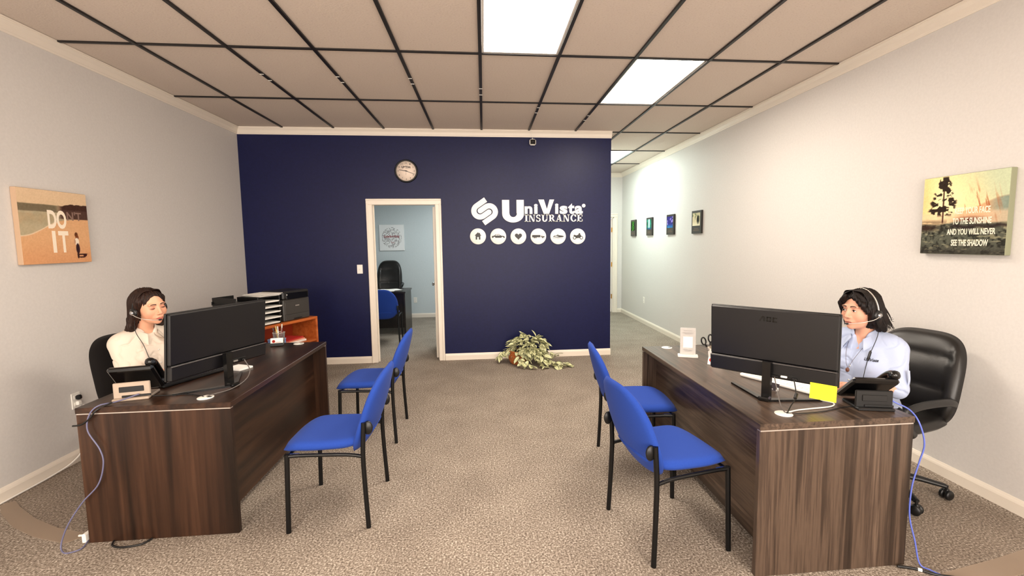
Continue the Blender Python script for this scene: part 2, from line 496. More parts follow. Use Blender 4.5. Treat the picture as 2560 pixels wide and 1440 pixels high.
# ceiling: slab with every tile and grid bar of its own
ceil = struct(MB().box(((XL + XR) / 2, (YF + YE) / 2, H + .07), (XR - XL, YE - YF, .06)).build('ceiling', M_TILE), 'suspended ceiling of beige mineral tiles in a black grid')
cols = [XL] + [TS * k for k in range(-4, 5)] + [XR]
rows = [YF] + [G0 + 2 * TS * k for k in range(-4, 5)] + [YE]
LIGHTS = {(5, 4): 'warm', (7, 5): 'warm', (8, 8): 'cool', (2, 1): 'warm', (7, 1): 'warm'}   # (column, row) of the lit panels; the front pair is added, unseen, for extra light
tile_me = {}
def tile_obj(i, jr):
    w, d = cols[i + 1] - cols[i], rows[jr + 1] - rows[jr]
    key = (round(w, 3), round(d, 3))
    if key not in tile_me:
        o = MB().box((0, 0, .01), (w - .004, d - .004, .018), b=.003).build('ceiling_tile', M_TILE, ceil)
        tile_me[key] = o.data
    else:
        o = bpy.data.objects.new('ceiling_tile', tile_me[key]); COL.objects.link(o); o.parent = ceil
    o.location = ((cols[i] + cols[i + 1]) / 2, (rows[jr] + rows[jr + 1]) / 2, H + .002)
M_PANEL = {'warm': emit('lit_diffuser', PANEL_WARM, PANEL_POWER), 'cool': emit('lit_diffuser_cool', PANEL_COOL, PANEL_POWER * 1.1)}
LLAB = {(5, 4): 'lit ceiling panel at the top of the picture, nearest to the camera', (7, 5): 'lit ceiling panel in front of the right end of the navy wall', (8, 8): 'lit ceiling panel in the corridor behind the navy wall',
        (2, 1): 'added unseen ceiling panel lighting the left front of the room', (7, 1): 'added unseen ceiling panel lighting the right front of the room'}
for jr in range(len(rows) - 1):
    for i in range(len(cols) - 1):
        if rows[jr] > YB - .2 and cols[i] < 1.15: continue
        if (i, jr) in LIGHTS:
            k = LIGHTS[(i, jr)]
            w, d = cols[i + 1] - cols[i], rows[jr + 1] - rows[jr]
            t = thing('ceiling_light', LLAB[(i, jr)], 'ceiling light', ((cols[i] + cols[i + 1]) / 2, (rows[jr] + rows[jr + 1]) / 2, H), 0, 'lit ceiling panels')
            fr = MB()
            for s in (-1, 1):
                fr.box((s * (w / 2 - .02), 0, .012), (.018, d - .024, .024)); fr.box((0, s * (d / 2 - .02), .012), (w - .06, .018, .024))
            fr.box((0, 0, .032), (w - .03, d - .03, .01))
            fr.build('frame', M_WHITE, t)
            MB().box((0, 0, .014), (w - .058, d - .058, .012)).build('diffuser', M_PANEL[k], t)
        else:
            tile_obj(i, jr)
for k in range(1, len(cols) - 1):
    y1 = YB - .04 if cols[k] < 1.6 else YE
    MB().box((cols[k], (YF + y1) / 2, H - .004), (.026, y1 - YF, .014), b=.002).build('grid_bar', M_TBAR, ceil)
for k in range(1, len(rows) - 1):
    x0 = XL if rows[k] < YB - .2 else XB
    MB().box(((x0 + XR) / 2, rows[k], H - .0035), (XR - x0, .024, .011), b=.002).build('cross_bar', M_TBAR, ceil)
for k, ys in ((2, (4.2, 4.35)), (3, (4.22, 4.36)), (4, (4.22, 4.36)), (5, (4.45, 4.63)), (6, (5.02, 5.22)), (7, (5.3, 5.5))):
    for y in ys: MB().box((cols[k], y, H - .012), (.030, .008, .004)).build('splice_clip', M_WHITE, ceil)
struct(MB().box(((XL + XB) / 2, (YB + .12 + YE) / 2, 2.72), (XB - XL - .1, YE - YB - .12, .04)).build('ceiling_office', M_WALL))
t = thing('ceiling_light', 'added unseen ceiling panel lighting the small office', 'ceiling light', (-.5, 8.0, 2.70))  # panel put in to light the office, not seen through the doorway
MB().box((0, 0, -.006), (.60, 1.2, .012)).build('diffuser', emit('lit_diffuser_office', (.95, 1, .98), OFFICE_POWER), t)
f_ = MB()
for s in (-1, 1): f_.box((s * .31, 0, -.008), (.02, 1.24, .024)); f_.box((0, s * .61, -.008), (.6, .02, .024))
f_.build('frame', M_WHITE, t)
# ------------------------------------------------------------------ the two desks
DZ = 0.735
def desk(name, label, x0, x1, y0, y1, front, wy, wz):
    """front = +1 when the visitors' side is at x1, -1 when it is at x0"""
    cx, cy = (x0 + x1) / 2, (y0 + y1) / 2; L, D = y1 - y0, x1 - x0
    t = thing(name, label, 'desk', (cx, cy, 0))
    MB().box((0, 0, DZ - .015), (D, L, .030), b=.002).build('desk_top', wy, t)
    for s in (-1, 1):
        p = MB().box((0, s * (L / 2 - .016), (DZ - .036) / 2), (D - .006, .028, DZ - .036), b=.0015).build('end_panel', wz, t)
        MB().box((0, s * (L / 2 - .016), DZ - .033), (D - .010, .026, .006)).build('silver_strip', M_SILVER, t)
    xf = front * (D / 2 - .115)
    MB().box((xf, 0, (DZ - .03 + .06) / 2), (.02, L - .06, DZ - .03 - .06), b=.001).build('modesty_panel', wy, t)
    # drawer pedestal on the sitter's side
    ped = MB().box((-front * .08, L / 2 - .24, .36), (.50, .40, .66), b=.002).build('pedestal', wz, t)
    for k, (z, h) in enumerate(((.575, .20), (.36, .20), (.135, .22))):
        dr = MB().box((-front * .338, L / 2 - .24, z), (.018, .39, h), b=.002).build('drawer', wz, ped)
        MB().box((-front * .355, L / 2 - .24, z + h * .25), (.012, .12, .012), b=.002).build('handle', M_SILVER, dr)
    return t
deskL = desk('office_desk', 'dark brown wood-grain desk where the woman in the cream shirt sits', -2.112, -1.352, 2.505, 4.0, 1, M_WOODB_Y, M_WOODB_Z)
deskR = desk('office_desk', 'grey-brown wood-grain desk where the woman in the pale blue shirt sits', 1.222, 1.985, 1.885, 3.44, -1, M_WOOD_Y, M_WOOD_Z)

def grommet(x, y, label):
    t = thing('cable_grommet', label, 'cable grommet', (x, y, DZ))
    MB().lathe([(.0, .0005), (.040, .0005), (.040, .003), (.036, .005), (.0, .005)], 28).build('cover', M_WHITE, t)
    MB().box((.022, 0, .0055), (.022, .016, .0015), b=.0004).build('cable_slot', M_BLACK, t)
grommet(1.405, 1.99, 'oval white cable grommet at the near end of the right desk, cords rising from it')
grommet(1.395, 3.37, 'white cable grommet at the far corner of the right desk')
grommet(-1.527, 2.595, 'white cable grommet at the near end of the left desk')
grommet(-1.555, 3.94, 'white cable grommet at the far corner of the left desk')

# ------------------------------------------------------------------ visitor chairs
def visitor_chair():
    t = thing('visitor_chair', 'x', 'chair', (0, 0, 0), 0, 'blue visitor chairs')
    # local frame: sitter faces -y ; feet at x +-.25, y -.21 / +.21
    def seat_shape(x, y, z):       # pillow lies in xz: map z -> -y depth , y -> height
        d = -z                     # front is +z of the pillow -> -y
        w = 1.0 - 0.10 * (d + .23) / .46          # narrower at the rear
        h = -y + .462 - 0.035 * max(0.0, (-d - .12) / .11) ** 2
        h += 0.03 * max(0.0, (d - .10) / .13) ** 2
        return (x * w, d - .022, h)
    MB().pillow(.480, .505, .027, .030, 24, 3.2, seat_shape, 10).build('seat', M_BLUEFAB, t, weld=True)
    def back_shape(x, y, z):       # z in -.235..+.235
        u = (z + .235) / .47
        w = (0.90 + 0.26 * math.sin(PI * min(1.0, u * 0.92 + 0.10))) * 0.90
        zz = .372 + u * .488
        yy = .205 + .105 * u ** 1.15 - 0.85 * (x * w) ** 2 - .085 * (1 - u) ** 4
        return (x * w, yy + y, zz)
    MB().pillow(.47, .47, .024, .022, 28, 3.2, back_shape, 10).build('backrest', M_BLUEFAB, t, weld=True)
    for s in (-1, 1):
        MB().tube([(s * .25, -.212, 0), (s * .243, -.200, .440)], .0130, 12).build('leg', M_BLACKM, t)
        MB().tube(smooth_path([(s * .25, .212, 0), (s * .243, .200, .25), (s * .240, .196, .42), (s * .238, .205, .595)], 6), .0130, 12).build('leg', M_BLACKM, t)
        MB().tube(smooth_path([(s * .243, -.200, .428), (s * .236, -.12, .426), (s * .236, .10, .418), (s * .241, .196, .405)], 5), .010, 10).build('seat_rail', M_BLACKM, t)
        b = MB().lathe([(0, 0), (.024, 0), (.026, .006), (.022, .012), (0, .013)], 16, T=Matrix.Translation((s * .226, .226, .562)) @ Matrix.Rotation(s * PI / 2, 4, 'Y') @ Matrix.Scale(1.5, 4, (1, 0, 0)))
        b.build('back_bracket', M_BLACK, t)
        MB().box((s * .232, -.165, .434), (.012, .05, .006), b=.002).build('chrome_glide', M_CHROME, t)
    MB().tube([(-.243, -.198, .424), (.243, -.198, .424)], .009, 10).build('cross_rail', M_BLACKM, t)
    return t
vc = visitor_chair()
VS = [((-.875, 2.728), -90, 'near blue visitor chair in front of the dark brown left desk'),
      ((-.925, 3.81), -90, 'far blue visitor chair at the left desk, towards the office doorway'),
      ((.949, 2.289), 90 + 10, 'near blue visitor chair in front of the grey-brown right desk, closest to the camera'),
      ((1.03, 3.047), 90 - 5.5, 'far blue visitor chair at the right desk, tucked under its edge')]
for i, ((x, y), a, lab) in enumerate(VS):
    c = vc if i == 0 else copy_tree(vc)
    c.location = (x, y, 0); c.rotation_euler = (0, 0, math.radians(a)); c['label'] = lab
# ------------------------------------------------------------------ monitors
def RZ(a): return Matrix.Rotation(a, 4, 'Z')
def RX(a): return Matrix.Rotation(a, 4, 'X')
def RY(a): return Matrix.Rotation(a, 4, 'Y')
def TR(*p): return Matrix.Translation(p)
M_MONB = mat('black_textured_monitor_back', (15, 14, 16), 0.38)
M_SCREEN = emit('lit_screen', (0.75, 0.85, 1.0), 0.6)
M_LOGOBK = mat('black_logo', (2, 2, 2), 0.25)
def monitor(label, x, y, zc, yaw, tilt, w, h, logo):
    t = thing('computer_monitor', label, 'monitor', (x, y, DZ), yaw)
    Tm = TR(0, 0, zc - DZ) @ RX(tilt)
    b = MB().box((0, 0, 0), (w, .012, h), b=.003, T=Tm)
    back = MB().box((0, -.016, .042), (w - .01, .022, h - .09), b=.006, T=Tm).box((0, -.020, -h / 2 + .044), (w - .006, .030, .084), b=.008, T=Tm)
    b.build('panel', M_BLACK, t); bk = back.build('back_cover', M_MONB, t)
    MB().box((0, -.037, -h / 2 + .084), (w - .014, .004, .004), b=.001, T=Tm).build('ridge', mat('ridge_grey', (84, 80, 80), .25), bk)
    MB().box((0, .0065, .006), (w - .016, .001, h - .03), T=Tm).build('screen', M_SCREEN, t)
    MB().box((.085, -.036, -h / 2 + .022), (.13, .004, .022), b=.001, T=Tm).build('port_recess', M_BLACK, bk)
    MB().box((.075, -.040, -h / 2 + .022), (.03, .010, .010), b=.002, T=Tm).build('plug', M_WHITE if logo else M_GREYPL, bk)
    MB().box((.035, -.044, -h / 2 + .020), (.028, .018, .011), b=.002, T=Tm).build('plug', M_BLACK, bk)
    MB().box((.125, -.044, -h / 2 + .020), (.022, .018, .011), b=.002, T=Tm).build('plug', M_BLACK, bk)
    zt = zc - DZ - h / 2 + .09
    MB().prism([(-.020, -.052), (.020, -.052), (.024, -.030), (-.024, -.030)], 0.006, zt, T=TR(0, -.012, 0)).build('stand_column', M_BLACKG, t)
    for s in (-1, 1):
        lg = MB().prism([(0, -.018), (.29, -.006), (.29, .006), (0, .018)], 0.0, .010, T=TR(0, -.085, 0) @ RZ(PI / 2 - s * math.radians(50)))
        lg.build('stand_foot', M_BLACKG, t)
    MB().box((0, -.078, .011), (.055, .05, .022), b=.006).build('stand_hub', M_BLACKG, t)
    if logo:
        g = MB(); k = .0052
        def pl(poly): g.prism([((p[0] + (.5 if p[0] > 6 else 0) + (.6 if p[0] > 11 else 0)) * k, p[1] * k) for p in poly], 0, .0008, T=Tm @ TR(-.052, -.0275, .118) @ RX(PI / 2) @ RZ(-.03))
        pl([(0, 0), (1.6, 0), (4.2, 4.9), (2.6, 4.9)]); pl([(3.0, 4.9), (5.6, 4.9), (5.6, 0), (4.1, 0), (4.1, 3.6), (3.0, 3.6)])
        pl([(6.4, 0), (10.6, 0), (10.6, 1.2), (6.4, 1.2)]); pl([(6.4, 3.7), (10.6, 3.7), (10.6, 4.9), (6.4, 4.9)]); pl([(6.4, 0), (7.8, 0), (7.8, 4.9), (6.4, 4.9)]); pl([(9.2, 0), (10.6, 0), (10.6, 4.9), (9.2, 4.9)])
        pl([(11.4, 0), (15.4, 0), (15.4, 1.2), (11.4, 1.2)]); pl([(11.4, 3.7), (15.4, 3.7), (15.4, 4.9), (11.4, 4.9)]); pl([(11.4, 0), (12.8, 0), (12.8, 4.9), (11.4, 4.9)])
        g.build('maker_logo', M_LOGOBK, bk)
    return t, Tm
monR, TmR = monitor('black monitor seen from behind on the right desk, maker logo on its back', 1.486, 2.230, 1.025, math.radians(-48.3), .06, .614, .364, True)
monL, TmL = monitor('black monitor seen from behind on the dark brown left desk', -1.562, 2.828, 1.028, math.radians(69.5), .10, .632, .368, False)
def world_of(t, Tm, p):
    M = Matrix.Translation(t.location) @ RZ(t.rotation_euler.z)
    return M @ (Tm @ Vector(p))

M_YELLOW = mat('yellow_note_paper', (250, 236, 40), 0.7)
n_ = MB()
n_.surf(lambda u, v: ((u - .5) * .112, -.006 * (1 - v) ** 2, -.078 * (1 - v)), 8, 10).surf(lambda u, v: ((u - .5) * .112, .0006 - .006 * (1 - v) ** 2, -.078 * (1 - v)), 8, 10)
nt = n_.build('sticky_note', M_YELLOW)
p = world_of(monR, TmR, (.248, -.0375, -.164)); nt.location = p; nt.rotation_euler = (0, 0, monR.rotation_euler.z)
tag(nt, 'blank yellow sticky note hanging from the lower corner of the right monitor', 'sticky note')

# ------------------------------------------------------------------ keyboards
def keyboard(label, x, y, yaw, body, keym):
    t = thing('keyboard', label, 'keyboard', (x, y, DZ), yaw)
    MB().box((0, 0, .011), (.435, .135, .020), b=.006).build('case', body, t)
    k = MB()
    for r in range(5):
        n = 15; w = .405 / n
        for c in range(n):
            if r == 0 and 3 < c < 10: continue
            k.box((-.2025 + w * (c + .5), -.048 + r * .024, .0235), (w - .003, .020, .006), b=.0015)
    k.box((-.0135, -.048, .0235), (.155, .020, .006), b=.0015)
    ko = k.build('keys', keym, t)
    return t
keyboard('white keyboard under the right monitor', 1.690, 2.430, math.radians(-64.6), M_WHITE, M_WHITE)
keyboard('black keyboard on the left desk in front of the woman in cream', -1.845, 3.02, math.radians(67), M_BLACK, M_DKGREY)
def mouse(label, x, y, yaw, m):
    t = thing('computer_mouse', label, 'mouse', (x, y, DZ), yaw)
    MB().sphere((0, 0, .006), (.030, .054, .028), n=10).build('shell', m, t)
    MB().box((0, .028, .031), (.008, .016, .008), b=.003).build('scroll_wheel', M_DKGREY, t)
    for v in t.children[0].data.vertices: v.co.z = max(v.co.z, 0.002)
mouse('black mouse beside the black keyboard on the left desk', -2.03, 2.90, math.radians(95), M_BLACK)

# ------------------------------------------------------------------ desk phones
def phone(label, x, y, yaw, standm, til):
    t = thing('desk_phone', label, 'phone', (x, y, DZ), yaw)
    Ts = TR(0, 0, .012 + .1 * math.sin(til) + .016) @ RX(-til)
    MB().box((0, 0, 0), (.205, .20, .030), b=.010, T=Ts).build('body', M_BLACKG, t)
    MB().box((-.03, .045, .0155), (.11, .055, .002), b=.0008, T=Ts).build('display', M_DKGREY, t)
    ky = MB()
    for r in range(4):
        for c in range(3): ky.box((-.055 + c * .026, -.005 - r * .020, .017), (.018, .013, .005), b=.002, T=Ts)
    ky.build('keypad', M_DKGREY, t)
    st = MB().box((0, -.018, .007), (.165, .15, .014), b=.004)
    st.box((0, -.062, .050), (.165, .014, .090), b=.004, T=TR(0, 0, 0) )
    s_ = st.build('stand', standm, t)
    MB().box((0, -.071, .058), (.11, .004, .030), b=.003).box((.02, -.071, .020), (.13, .004, .012), b=.002).build('stand_slot', M_BLACK, s_)
    MB().box((-.005, .096, .0), (.16, .006, .028), b=.002, T=Ts).build('front_edge', M_GREYPL, t)
    # handset lies along the user's left side
    hp = smooth_path([(.085, -.105, .030), (.085, -.07, .046), (.085, 0, .052), (.085, .07, .046), (.085, .105, .030)], 5)
    hs = MB().tube(hp, [.019 + .005 * abs(2 * i / (len(hp) - 1) - 1) for i in range(len(hp))], 12, T=Ts, flat=.75)
    hs.sphere((.085, -.094, .026), (.026, .028, .022), n=8, T=Ts).sphere((.085, .094, .026), (.026, .028, .022), n=8, T=Ts)
    hs.build('handset', M_BLACKG, t)
    return t
phR = phone('black desk phone at the near corner of the right desk', 1.885, 2.055, math.radians(-14), M_BLACK, math.radians(38))
phL = phone('black desk phone with a grey-beige stand at the near corner of the left desk', -1.930, 2.685, math.radians(14), mat('beige_phone_stand', (178, 160, 142), 0.45), math.radians(48))

# ------------------------------------------------------------------ small desk things
def pen_cup_mesh(label, x, y):
    t = thing('pencil_cup', label, 'pencil cup', (x, y, DZ))
    w = MB(); r0, r1, hh = .036, .046, .098
    for k in range(26):
        for s in (-1, 1):
            a0, a1 = 2 * PI * k / 26, 2 * PI * (k + s * 4) / 26
            w.tube([((r0 + (r1 - r0) * q) * math.cos(a0 + (a1 - a0) * q), (r0 + (r1 - r0) * q) * math.sin(a0 + (a1 - a0) * q), .002 + hh * q) for q in (0, .25, .5, .75, 1)], .0011, 4)
    w.build('mesh_wall', M_MESHCUP, t)
    MB().tube([(r1 * math.cos(a), r1 * math.sin(a), hh) for a in [2 * PI * i / 24 for i in range(25)]], .0026, 6, cap=False).build('rim', M_SILVER, t)
    MB().lathe([(0, .001), (r0, .001), (r0, .004), (0, .004)], 20).build('base', M_SILVER, t)
    return t
pen_cup_mesh('silver wire mesh pencil cup on the left desk', -1.715, 3.955)
pens = [((.012, .010), (.020, .022, .165), (246, 240, 228), 'white pen in the mesh cup, tallest'), ((-.010, .008), (-.028, .012, .150), (232, 205, 120), 'yellow pencil in the mesh cup'),
        ((.004, -.014), (.006, -.030, .155), (250, 248, 240), 'white marker in the mesh cup'), ((-.014, -.008), (-.036, -.020, .140), (60, 54, 50), 'black pen leaning left in the mesh cup'),
        ((.016, -.006), (.036, -.012, .138), (120, 40, 44), 'dark red pen leaning right in the mesh cup')]
for (b0, b1, c, lab) in pens:
    a = Vector((-1.715 + b0[0], 3.955 + b0[1], DZ + .006)); e = Vector((-1.715 + b1[0], 3.955 + b1[1], DZ + b1[2]))
    t = thing('pen', lab, 'pen', a, 0, 'pens in the mesh cup')
    d = e - a
    MB().tube([(0, 0, 0), d * .8], .0048, 8).build('barrel', mat('pen_barrel', c, .4), t)
    MB().tube([d * .8, d * .98, d], [.0054, .0054, .003], 8).build('cap', mat('pen_cap', tuple(int(v * .8) for v in c), .4), t)
t = thing('card_holder', 'black holder filled with white business cards on the left desk', 'card holder', (-1.700, 3.872, DZ), math.radians(14))
MB().box((0, .012, .006), (.098, .045, .010), b=.003).box((0, -.012, .016), (.098, .004, .024), b=.001).box((0, .034, .024), (.098, .004, .044), b=.001).build('holder', M_BLACK, t)
cards = MB()
for k in range(6): cards.box((0, -.006 + .005 * k, .040), (.089, .0012, .052), T=TR(0, 0, 0) @ RX(math.radians(-12)))
co = cards.build('cards', M_PAPER, t)
pr = MB(); pr.lathe([(.0, 0), (.012, 0), (.012, .0004), (.008, .0004), (.008, 0)], 20, T=RX(math.radians(-12)) @ TR(-.022, -.0072, .040) @ RX(PI / 2))
pr.box((.012, -.0069, .032), (.04, .0003, .003), T=RX(math.radians(-12))); pr.build('print', mat('red_print', (200, 60, 50), .7), co)

t = thing('sign_holder', 'clear acrylic sign holder with a white base on the right desk', 'sign holder', (1.432, 3.085, DZ), math.radians(-22))
MB().box((0, 0, .008), (.136, .058, .016), b=.003).build('base', M_WHITE, t)
Tt = TR(0, .004, .012) @ RX(math.radians(-7))
pa = MB().box((0, 0, .098), (.104, .0035, .190), b=.001, T=Tt).build('insert', mat('pale_grey_card', (186, 178, 168), .6), t)
MB().box((0, -.0045, .098), (.108, .003, .196), b=.001, T=Tt).build('clear_front', M_GLASS, t)
MB().box((0, -.0022, .092), (.064, .0008, .078), T=Tt).build('white_square', M_PAPER, pa)
g = MB()
for z, w in ((.172, .06), (.158, .072), (.150, .05), (.036, .06), (.028, .05)): g.box((0, -.0022, z), (w, .0008, .0035), T=Tt)
g.build('print_lines', mat('grey_print', (120, 112, 104), .7), pa)

t = thing('pen_cup', 'white tapered pen cup half hidden behind the right monitor', 'pen cup', (1.535, 2.905, DZ), math.radians(-20))
MB().lathe([(.030, 0), (.046, .105), (.043, .105), (.028, .004), (0, .004)], 8, smooth=False).build('cup', mat('ivory_plastic', (232, 224, 212), .45), t)
MB().lathe([(0, .0005), (.030, .0005), (.030, .003), (0, .003)], 8, smooth=False).build('base', M_WHITE, t)
t = thing('scissors', 'scissors with black handles standing in the white pen cup', 'scissors', (1.515, 2.905, DZ + .03), math.radians(10))
for s in (-1, 1):
    Tq = RY(s * .11 - .28)
    MB().box((s * .003, 0, .05), (.012, .0018, .10), b=.0005, T=Tq).build('blade', M_CHROME, t)
    ring = [(s * .012 + .016 * math.cos(a), 0, .140 + .026 * math.sin(a)) for a in [2 * PI * i / 20 for i in range(21)]]
    hd = MB().tube(ring, .0048, 8, cap=False, T=Tq).tube([(s * .004, 0, .095), (s * .008, 0, .118)], .006, 8, T=Tq)
    hd.build('handle', M_BLACK, t)
t = thing('highlighter', 'yellow highlighter beside the scissors in the white pen cup', 'highlighter', (1.545, 2.900, DZ + .02))
MB().tube([(0, 0, 0), (-.004, -.01, .11)], .008, 10).build('barrel', mat('yellow_marker', (240, 205, 70), .4), t)
MB().tube([(-.004, -.01, .11), (-.0052, -.013, .14)], [.0085, .0075], 10).build('cap', M_BLACK, t)
t = thing('leaflet', 'white folded leaflet standing on the right desk beside the monitor', 'leaflet', (1.512, 2.842, DZ), math.radians(-52))
lf_ = MB(); lf_.box((0, -.012, .045), (.10, .001, .092), T=RX(math.radians(-16))).box((0, .014, .045), (.10, .001, .092), T=RX(math.radians(14))); lf_.build('paper', M_PAPER, t)
MB().lathe([(.007, 0), (.012, 0), (.012, .0006), (.007, .0006)], 18, T=RX(math.radians(-16)) @ TR(-.03, -.0128, .03) @ RX(PI / 2)).build('print', mat('red_print', (210, 60, 50), .7), t)
t = thing('card', 'small dark card leaning on the front edge of the white keyboard', 'card', (1.562, 2.320, DZ + .001), math.radians(-64.6))
MB().box((0, 0, .022), (.075, .0015, .042), T=RX(math.radians(-12))).build('front', mat('charcoal_card', (58, 50, 52), .5), t)
MB().box((-.012, -.0012, .008), (.038, .0006, .003), T=RX(math.radians(-12))).box((.030, -.0012, .012), (.012, .0006, .02), T=RX(math.radians(-12))).build('print', M_PAPER, t)
t = thing('notepad', 'white notepad lying behind the left monitor stand', 'notepad', (-1.66, 3.20, DZ), math.radians(66))
MB().box((0, 0, .006), (.10, .14, .012), b=.001).build('pages', M_PAPER, t)
MB().box((0, .066, .0065), (.102, .012, .014), b=.001).build('binding', M_DKGREY, t)

# ------------------------------------------------------------------ executive and office chairs
def exec_chair(name, label, x, y, deg, m, back_w=.52, top=.98, bot=.42, arms=True, cush=True, recl=.16, arm_dz=0.0):
    t = thing(name, label, 'office chair', (x, y, .0045), math.radians(deg))
    hh = top - bot
    def bl(u, v, side):
        if side or not cush: return 1.0
        k = .72 + .28 * abs(math.sin((v + .12) * PI * 1.55)) ** .6
        return k if abs(u) < .74 else 1.12
    def bs(px, py, pz):
        u = (pz + hh / 2) / hh
        w = .86 + .16 * math.sin(PI * min(1, .25 + u * .62))
        return (px * w, py + .23 + recl * (u - .25) - .55 * (px * w) ** 2 - .03 * math.sin(PI * u), bot + u * hh)
    MB().pillow(back_w, hh, .060, .050, 34, 3.6, bs, 5, bl).build('backrest', m, t, weld=True)
    def ss(px, py, pz):
        return (px, -pz - .02, .478 - py - .03 * max(0, (pz - .12) / .13) ** 2)
    MB().pillow(.50, .50, .055, .04, 24, 3.6, ss, 5).build('seat', m, t, weld=True)
    if arms:
        for s in (-1, 1):
            pth = smooth_path([(s * .225, .215, .575), (s * .255, .16, .605), (s * .275, .04, .635), (s * .275, -.18, .645), (s * .27, -.29, .620), (s * .255, -.27, .54), (s * .225, -.14, .450)], 6)
            pth = [p + Vector((0, 0, arm_dz * min(1, max(0, (p.z - .45) / .15)))) for p in pth]
            MB().tube(pth, [.013] * len(pth), 12, flat=1.7).build('armrest', M_BLACK, t)
    MB().tube([(0, .02, .10), (0, .02, .44)], .028, 14).box((0, .02, .425), (.22, .26, .03), b=.006).build('gas_post', M_BLACK, t)
    MB().box((0, .21, .44), (.08, .16, .012), b=.003).tube(smooth_path([(0, .28, .43), (0, .315, .48), (0, .31, .58)], 5), .02, 8).build('back_bar', M_BLACK, t)
    st = MB()
    for k in range(5):
        a = 2 * PI * k / 5 + .733
        st.tube([(0, .02, .105), (.16 * math.cos(a), .02 + .16 * math.sin(a), .098), (.29 * math.cos(a), .02 + .29 * math.sin(a), .078)], [.030, .024, .018], 10, flat=.7)
    st.sphere((0, .02, .105), (.05, .05, .035), n=8); st.build('star_base', M_BLACK, t)
    for k in range(5):
        a = 2 * PI * k / 5 + .733
        c = (.295 * math.cos(a), .02 + .295 * math.sin(a))
        w = MB()
        for s in (-1, 1):
            w.lathe([(0, -.011), (.024, -.011), (.029, -.006), (.029, .006), (.024, .011), (0, .011)], 16, T=TR(c[0] - math.sin(a + .7) * s * .016, c[1] + math.cos(a + .7) * s * .016, .0295) @ RZ(a + .7) @ RX(PI / 2))
        w.box((c[0], c[1], .048), (.03, .03, .03), b=.008).tube([(c[0], c[1], .05), (c[0], c[1], .085)], .008, 8)
        w.build('caster', M_BLACK, t)
    return t
exec_chair('office_chair', 'black leather office chair with a padded back under the woman in pale blue', 2.46, 2.52, -75, M_LEATHER)
exec_chair('office_chair', 'black fabric office chair under the woman in the cream shirt', -2.240, 3.285, 70, M_BLACKFAB, .46, .96, .44, False, False, .12)

# ------------------------------------------------------------------ chair mats
M_MAT = mat('clear_chair_mat', (150, 130, 112), 0.25, spec=0.4, Alpha=0.10)
M_MATLIP = mat('chair_mat_lip', (176, 156, 136), 0.5, Alpha=0.5)
def chair_mat(label, pts, lip):
    t = thing('chair_mat', label, 'chair mat', (0, 0, 0))
    MB().prism(pts, .0005, .0035).build('sheet', M_MAT, t)
    MB().prism(lip, .0006, .0042).build('bevelled_edge', M_MATLIP, t)
chair_mat('clear plastic chair mat on the carpet behind the left desk', [(-2.96, 2.98), (-2.80, 2.86), (-2.50, 2.70), (-2.15, 2.60), (-2.13, 3.0), (-1.60, 3.0), (-1.60, 3.90), (-2.95, 3.90)],
          [(-2.955, 2.955), (-2.87, 2.862), (-2.66, 2.705), (-2.45, 2.592), (-2.235, 2.515), (-2.165, 2.585), (-2.40, 2.668), (-2.62, 2.785), (-2.82, 2.922), (-2.91, 2.995)])
chair_mat('clear plastic chair mat on the carpet behind the right desk', [(2.03, 1.82), (2.90, 1.97), (2.90, 3.1), (2.05, 3.1)],
          [(2.03, 1.800), (2.43, 1.868), (2.90, 1.965), (2.90, 1.865), (2.45, 1.765), (2.03, 1.695)])
# ------------------------------------------------------------------ things on the walls
def vnoise(x, y, seed=0):
    xi, yi = np.floor(x).astype(int), np.floor(y).astype(int); xf, yf = x - xi, y - yi
    def h(a, b):
        n = (a * 374761393 + b * 668265263 + seed * 974711) & 0x7fffffff
        n = ((n ^ (n >> 13)) * 1274126177) & 0x7fffffff
        return ((n ^ (n >> 16)) & 0xffff) / 65535.0
    u, v = xf * xf * (3 - 2 * xf), yf * yf * (3 - 2 * yf)
    return (h(xi, yi) * (1 - u) + h(xi + 1, yi) * u) * (1 - v) + (h(xi, yi + 1) * (1 - u) + h(xi + 1, yi + 1) * u) * v
def fbm(x, y, o=4, seed=0):
    r = 0; a = .5
    for k in range(o): r = r + a * vnoise(x * 2 ** k, y * 2 ** k, seed + k); a *= .5
    return r / (1 - .5 ** o)
def lin_np(c):
    c = np.clip(c, 0, 255) / 255.0
    return np.where(c <= .04045, c / 12.92, ((c + .055) / 1.055) ** 2.4)
def sst(a, b, x): 
    t = np.clip((x - a) / (b - a), 0, 1); return t * t * (3 - 2 * t)
def mixc(a, b, t): return a * (1 - t[..., None]) + np.array(b, float) * t[..., None]
def painted(name, w, h, n, fn, m, parent, y=-.001):
    """flat print: a fine grid in the local xz plane facing -y, coloured by fn(u right, v down)"""
    nu, nv = n
    u, v = np.meshgrid(np.linspace(0, 1, nu), np.linspace(0, 1, nv), indexing='ij')
    c = lin_np(fn(u, v))
    P = np.stack([(u - .5) * w, np.full_like(u, y), (.5 - v) * h], -1).reshape(-1, 3)
    idx = np.arange(nu * nv).reshape(nu, nv)
    F = np.stack([idx[:-1, 1:], idx[1:, 1:], idx[1:, :-1], idx[:-1, :-1]], -1).reshape(-1, 4)
    me = bpy.data.meshes.new(name); me.from_pydata(P.tolist(), [], F.tolist())
    at = me.color_attributes.new('paint', 'FLOAT_COLOR', 'POINT')
    at.data.foreach_set('color', np.concatenate([c.reshape(-1, 3), np.ones((nu * nv, 1))], 1).astype(np.float32).ravel())
    me.materials.append(m)
    o = bpy.data.objects.new(name, me); COL.objects.link(o); o.parent = parent
    return o
M_PRINT = vcol('printed_canvas', 0.75, 0.15)
M_CREAMTX = mat('cream_lettering', (250, 236, 214), .75)
